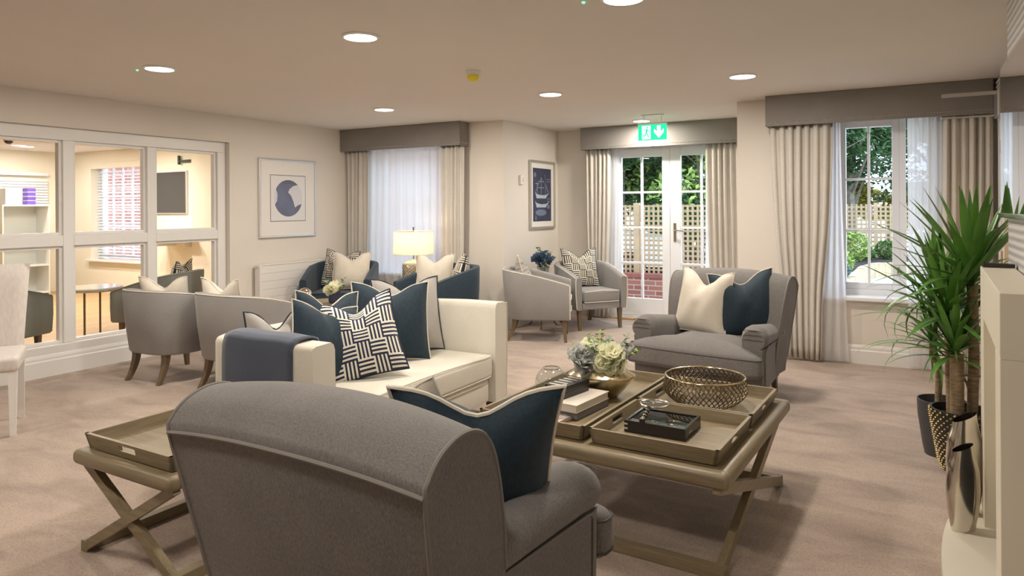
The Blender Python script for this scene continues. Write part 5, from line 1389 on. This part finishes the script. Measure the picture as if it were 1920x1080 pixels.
# ------------------------------------------------------------------ outdoors
struct(box('ground_terrace', PAVE, -14, 12, DR + 0.3, 40, -0.25, -0.08), 'pale paving outside the windows', 'ground')
def trellis(label, x0, x1, y, z0, z1, pitch, sw, posts):
    t = thing('trellis_fence', label, 'fence', (0, y, 0), group='timber trellis fences')
    n = int((x1 - x0) / pitch); m_ = int((z1 - z0) / pitch)
    mv = B().box(-sw / 2, sw / 2, -.008, .008, z0, z1).mesh('slat'); mv.materials.append(TRELL)
    mh = B().box(x0, x1, .008, .024, -sw / 2, sw / 2).mesh('slat'); mh.materials.append(TRELL)
    for k in range(n + 1): inst(mv, 'slat', t, (x0 + k * pitch, 0, 0))
    for k in range(m_ + 1): inst(mh, 'slat', t, (0, 0, z0 + k * pitch))
    for x in posts: box('post', TRELL, x - .045, x + .045, -.03, .06, -.1, z1 + .03, 0.004, t)
trellis('timber trellis beyond the french doors', -4.4, -1.2, 10.35, 0.22, 1.44, 0.075, 0.030, (-3.62, -1.9))
trellis('timber trellis at the end of the garden bed', -4.5, 2.5, 19.1, 0.22, 1.45, 0.105, 0.045, (-2.4, -0.62, 1.2))
t = thing('garden_wall', 'low red brick wall below the trellis', 'wall', (0, 10.15, 0)); t['kind'] = 'structure'
box('brickwork_face', BRICK, -4.5, -1.1, 0, 0.14, -0.1, 0.34, 0, t); box('coping', mat('coping_brick', (0.27, 0.09, 0.065), 0.8, var=0.2, vscale=12), -4.5, -1.1, -0.02, 0.16, 0.34, 0.40, 0.006, t)
# raised bed with sleeper wall
t = thing('raised_bed', 'curved timber sleeper wall round the planting bed', 'planter', (0, 0, 0))
edge = [(-0.80, 10.9), (-0.78, 11.8), (-0.75, 12.7), (-0.72, 13.6), (-0.69, 14.5), (-0.66, 15.3), (-0.60, 15.9), (-0.48, 16.4), (-0.25, 16.75), (0.1, 16.95), (0.6, 17.05), (1.2, 17.1), (2.0, 17.1), (3.0, 17.1)]
SLEEP = mat('sleeper_timber', (0.52, 0.40, 0.26), 0.85, var=0.2, vscale=4)
for i in range(len(edge) - 1):
    for k in range(2):
        f0, f1 = k / 2 + .01, (k + 1) / 2 - .01
        p, q = Vector(edge[i]).lerp(Vector(edge[i + 1]), f0), Vector(edge[i]).lerp(Vector(edge[i + 1]), f1)
        d = (q - p).normalized(); n_ = Vector((-d.y, d.x)) * 0.14
        B().prism([tuple(p), tuple(q), tuple(q + n_), tuple(p + n_)], 'Z', -0.08, 0.20 + 0.01 * ((i + k) % 2)).obj('sleeper', SLEEP, t)
sp_ = [(x - .1, y + .1) for x, y in edge] + [(3.0, 19.6), (-5, 19.6), (-5, 10.9)]
tag(B().prism(sp_, 'Z', -0.08, 0.16).obj('planting_soil', SOIL), 'dark bark mulch in the planting bed', 'soil', kind='structure')
def leaf_cloud(b, c, rx, ry, rz, n, ls, rnd):
    for _ in range(n):
        while True:
            p = Vector((rnd.uniform(-1, 1), rnd.uniform(-1, 1), rnd.uniform(-1, 1)))
            if p.length <= 1: break
        p = p.normalized() * (p.length ** 0.45)
        q = Vector((c[0] + p.x * rx, c[1] + p.y * ry, c[2] + p.z * rz))
        a = Vector((rnd.uniform(-1, 1), rnd.uniform(-1, 1), rnd.uniform(-.6, .6))).normalized() * ls * rnd.uniform(.6, 1.3)
        s_ = a.cross(Vector((rnd.uniform(-1, 1), rnd.uniform(-1, 1), 1))).normalized() * ls * 0.45
        o = len(b.v); b.v += [tuple(q - a), tuple(q + s_), tuple(q + a), tuple(q - s_)]; b.f.append([o, o + 1, o + 2, o + 3])
def shrub(label, x, y, z, r_, m, seed, n=900, ls=0.05):
    t = thing('garden_shrub', label, 'shrub', (x, y, z), group='shrubs in the planting bed'); rnd = random.Random(seed); b = B()
    leaf_cloud(b, (0, 0, r_ * .85), r_, r_, r_ * .85, n, ls, rnd); b.obj('foliage', m, t)
    B().tube([(0, 0, 0), (0.02, 0, r_ * .8)], 0.03, 6).obj('stem', TREEB, t)
shrub('rounded lime green shrub before the garden trellis', -1.04, 17.5, 0.15, 0.40, FOL[3], 1, 1400, 0.045)
shrub('clipped green ball shrub near the sleeper wall', -0.36, 18.5, 0.15, 0.27, FOL[1], 2, 1400, 0.035)
shrub('pale leafy shrub beside the window edge', -1.08, 14.2, 0.15, 0.27, FOL[3], 3, 900, 0.045)
shrub('low grey green plant next to the lime shrub', -0.74, 18.1, 0.15, 0.17, FOL[1], 4, 600, 0.035)
shrub('small bluish plant low behind the gathered curtain', -1.0, 12.9, 0.15, 0.20, mat('foliage_blue', (0.16, 0.24, 0.24), 0.7, var=0.3, vscale=3), 5, 700, 0.04)
def tree(label, x, y, h_, blobs, m, seed, trunk=0.16, branches=6, ls=0.16, n=700):
    t = thing('garden_tree', label, 'tree', (x, y, -0.1), group='trees beyond the fences'); rnd = random.Random(seed)
    B().tube([(0, 0, 0), (rnd.uniform(-.1, .1), 0, h_ * .4), (rnd.uniform(-.3, .3), 0, h_)], trunk, 8, r1=trunk * .3).obj('trunk', TREEB, t, True)
    for k in range(branches):
        a = rnd.uniform(0, 2 * pi); z = h_ * rnd.uniform(.2, .8); L = h_ * .4
        B().tube([(0, 0, z), (cos(a) * L * .5, sin(a) * L * .5, z + L * .3), (cos(a) * L, sin(a) * L, z + L * .55)], trunk * .35, 6, r1=trunk * .1).obj('branch', TREEB, t, True)
    b = B()
    for (bx, by, bz, r_) in blobs: leaf_cloud(b, (bx, by, bz), r_, r_, r_ * .75, n, ls, rnd)
    q = b.obj('crown', m, t); return t
def blobs(seed, n, sx, sz0, sz1, r0, r1):
    rnd = random.Random(seed); return [(rnd.uniform(-sx, sx), rnd.uniform(-sx, sx) * .6, rnd.uniform(sz0, sz1), rnd.uniform(r0, r1)) for _ in range(n)]
tree('tall dark conifer beyond the garden trellis', -1.3, 22.0, 5.5, blobs(1, 34, 1.5, 1.7, 5.0, .45, .9), FOL[0], 21, n=420, ls=0.085, branches=9)
tree('spreading dark conifer further along the garden trellis', 0.9, 24.0, 6.0, blobs(2, 30, 2.0, 2.2, 6, .5, 1.0), FOL[0], 22, n=420, ls=0.09)
tree('low yellowing tree just over the garden trellis', -0.5, 25.5, 2.6, blobs(3, 10, 2.2, 1.2, 2.0, .4, .7), FOL[2], 23, trunk=.08, n=600, ls=0.12)
tree('leafy tree beyond the first french door leaf', -6.4, 17.0, 5.0, blobs(4, 26, 2.2, 1.0, 5.0, .7, 1.2), FOL[0], 24, n=650, ls=0.12)
tree('mid green tree behind the door stile', -5.6, 20.5, 5.5, blobs(5, 22, 2.0, 1.0, 5.0, .7, 1.2), FOL[1], 25, n=600, ls=0.12)
tree('light autumn tree beyond the handled french door leaf', -4.4, 17.0, 5.0, blobs(6, 20, 1.7, 1.0, 4.5, .5, 1.0), FOL[3], 26, trunk=.07, n=420, ls=0.10)
tree('birch like tree at the edge of the handled door leaf', -3.2, 20.5, 6.0, blobs(7, 14, 2.0, 1.5, 6.5, .6, 1.1), FOL[2], 27, trunk=.09, n=300, ls=0.11)
def car(label, x, y, rz, col):
    t = thing('parked_car', label, 'car', (x, y, -0.08), rz, 'cars parked beyond the trellis')
    bodym = mat('car_paint_' + col, {'white': (0.75, 0.76, 0.78), 'grey': (0.10, 0.11, 0.12)}[col], 0.2, coat=0.5)
    B().prism([(-2.1, .35), (-2.1, .78), (-1.9, .92), (-1.0, .98), (0.9, .98), (1.9, .88), (2.1, .7), (2.1, .35)], 'Y', -0.85, 0.85).obj('body', bodym, t)
    c = B().prism([(-1.55, .97), (-1.0, 1.45), (0.35, 1.47), (1.05, .97)], 'Y', -0.72, 0.72).obj('cabin', bodym, t)
    for sg in (-1, 1): B().prism([(-1.4, 1.0), (-0.95, 1.4), (0.3, 1.42), (0.85, 1.0)], 'Y', sg * .722, sg * .73).obj('side_window', mat('car_glass', (0.02, 0.03, 0.035), 0.1), t)
    for px in (-1.3, 1.3):
        for sg in (-1, 1):
            w_ = B().lathe([(0, -.1), (.2, -.1), (.32, -.09), (.32, .09), (.2, .1), (0, .1)], 20); w_.v = [(px + a, sg * .78 + c2, .32 + b2) for a, b2, c2 in w_.v]; w_.obj('wheel', BLACK, t, True)
car('white car parked beyond the first door trellis', -6.0, 13.4, R(8), 'white')
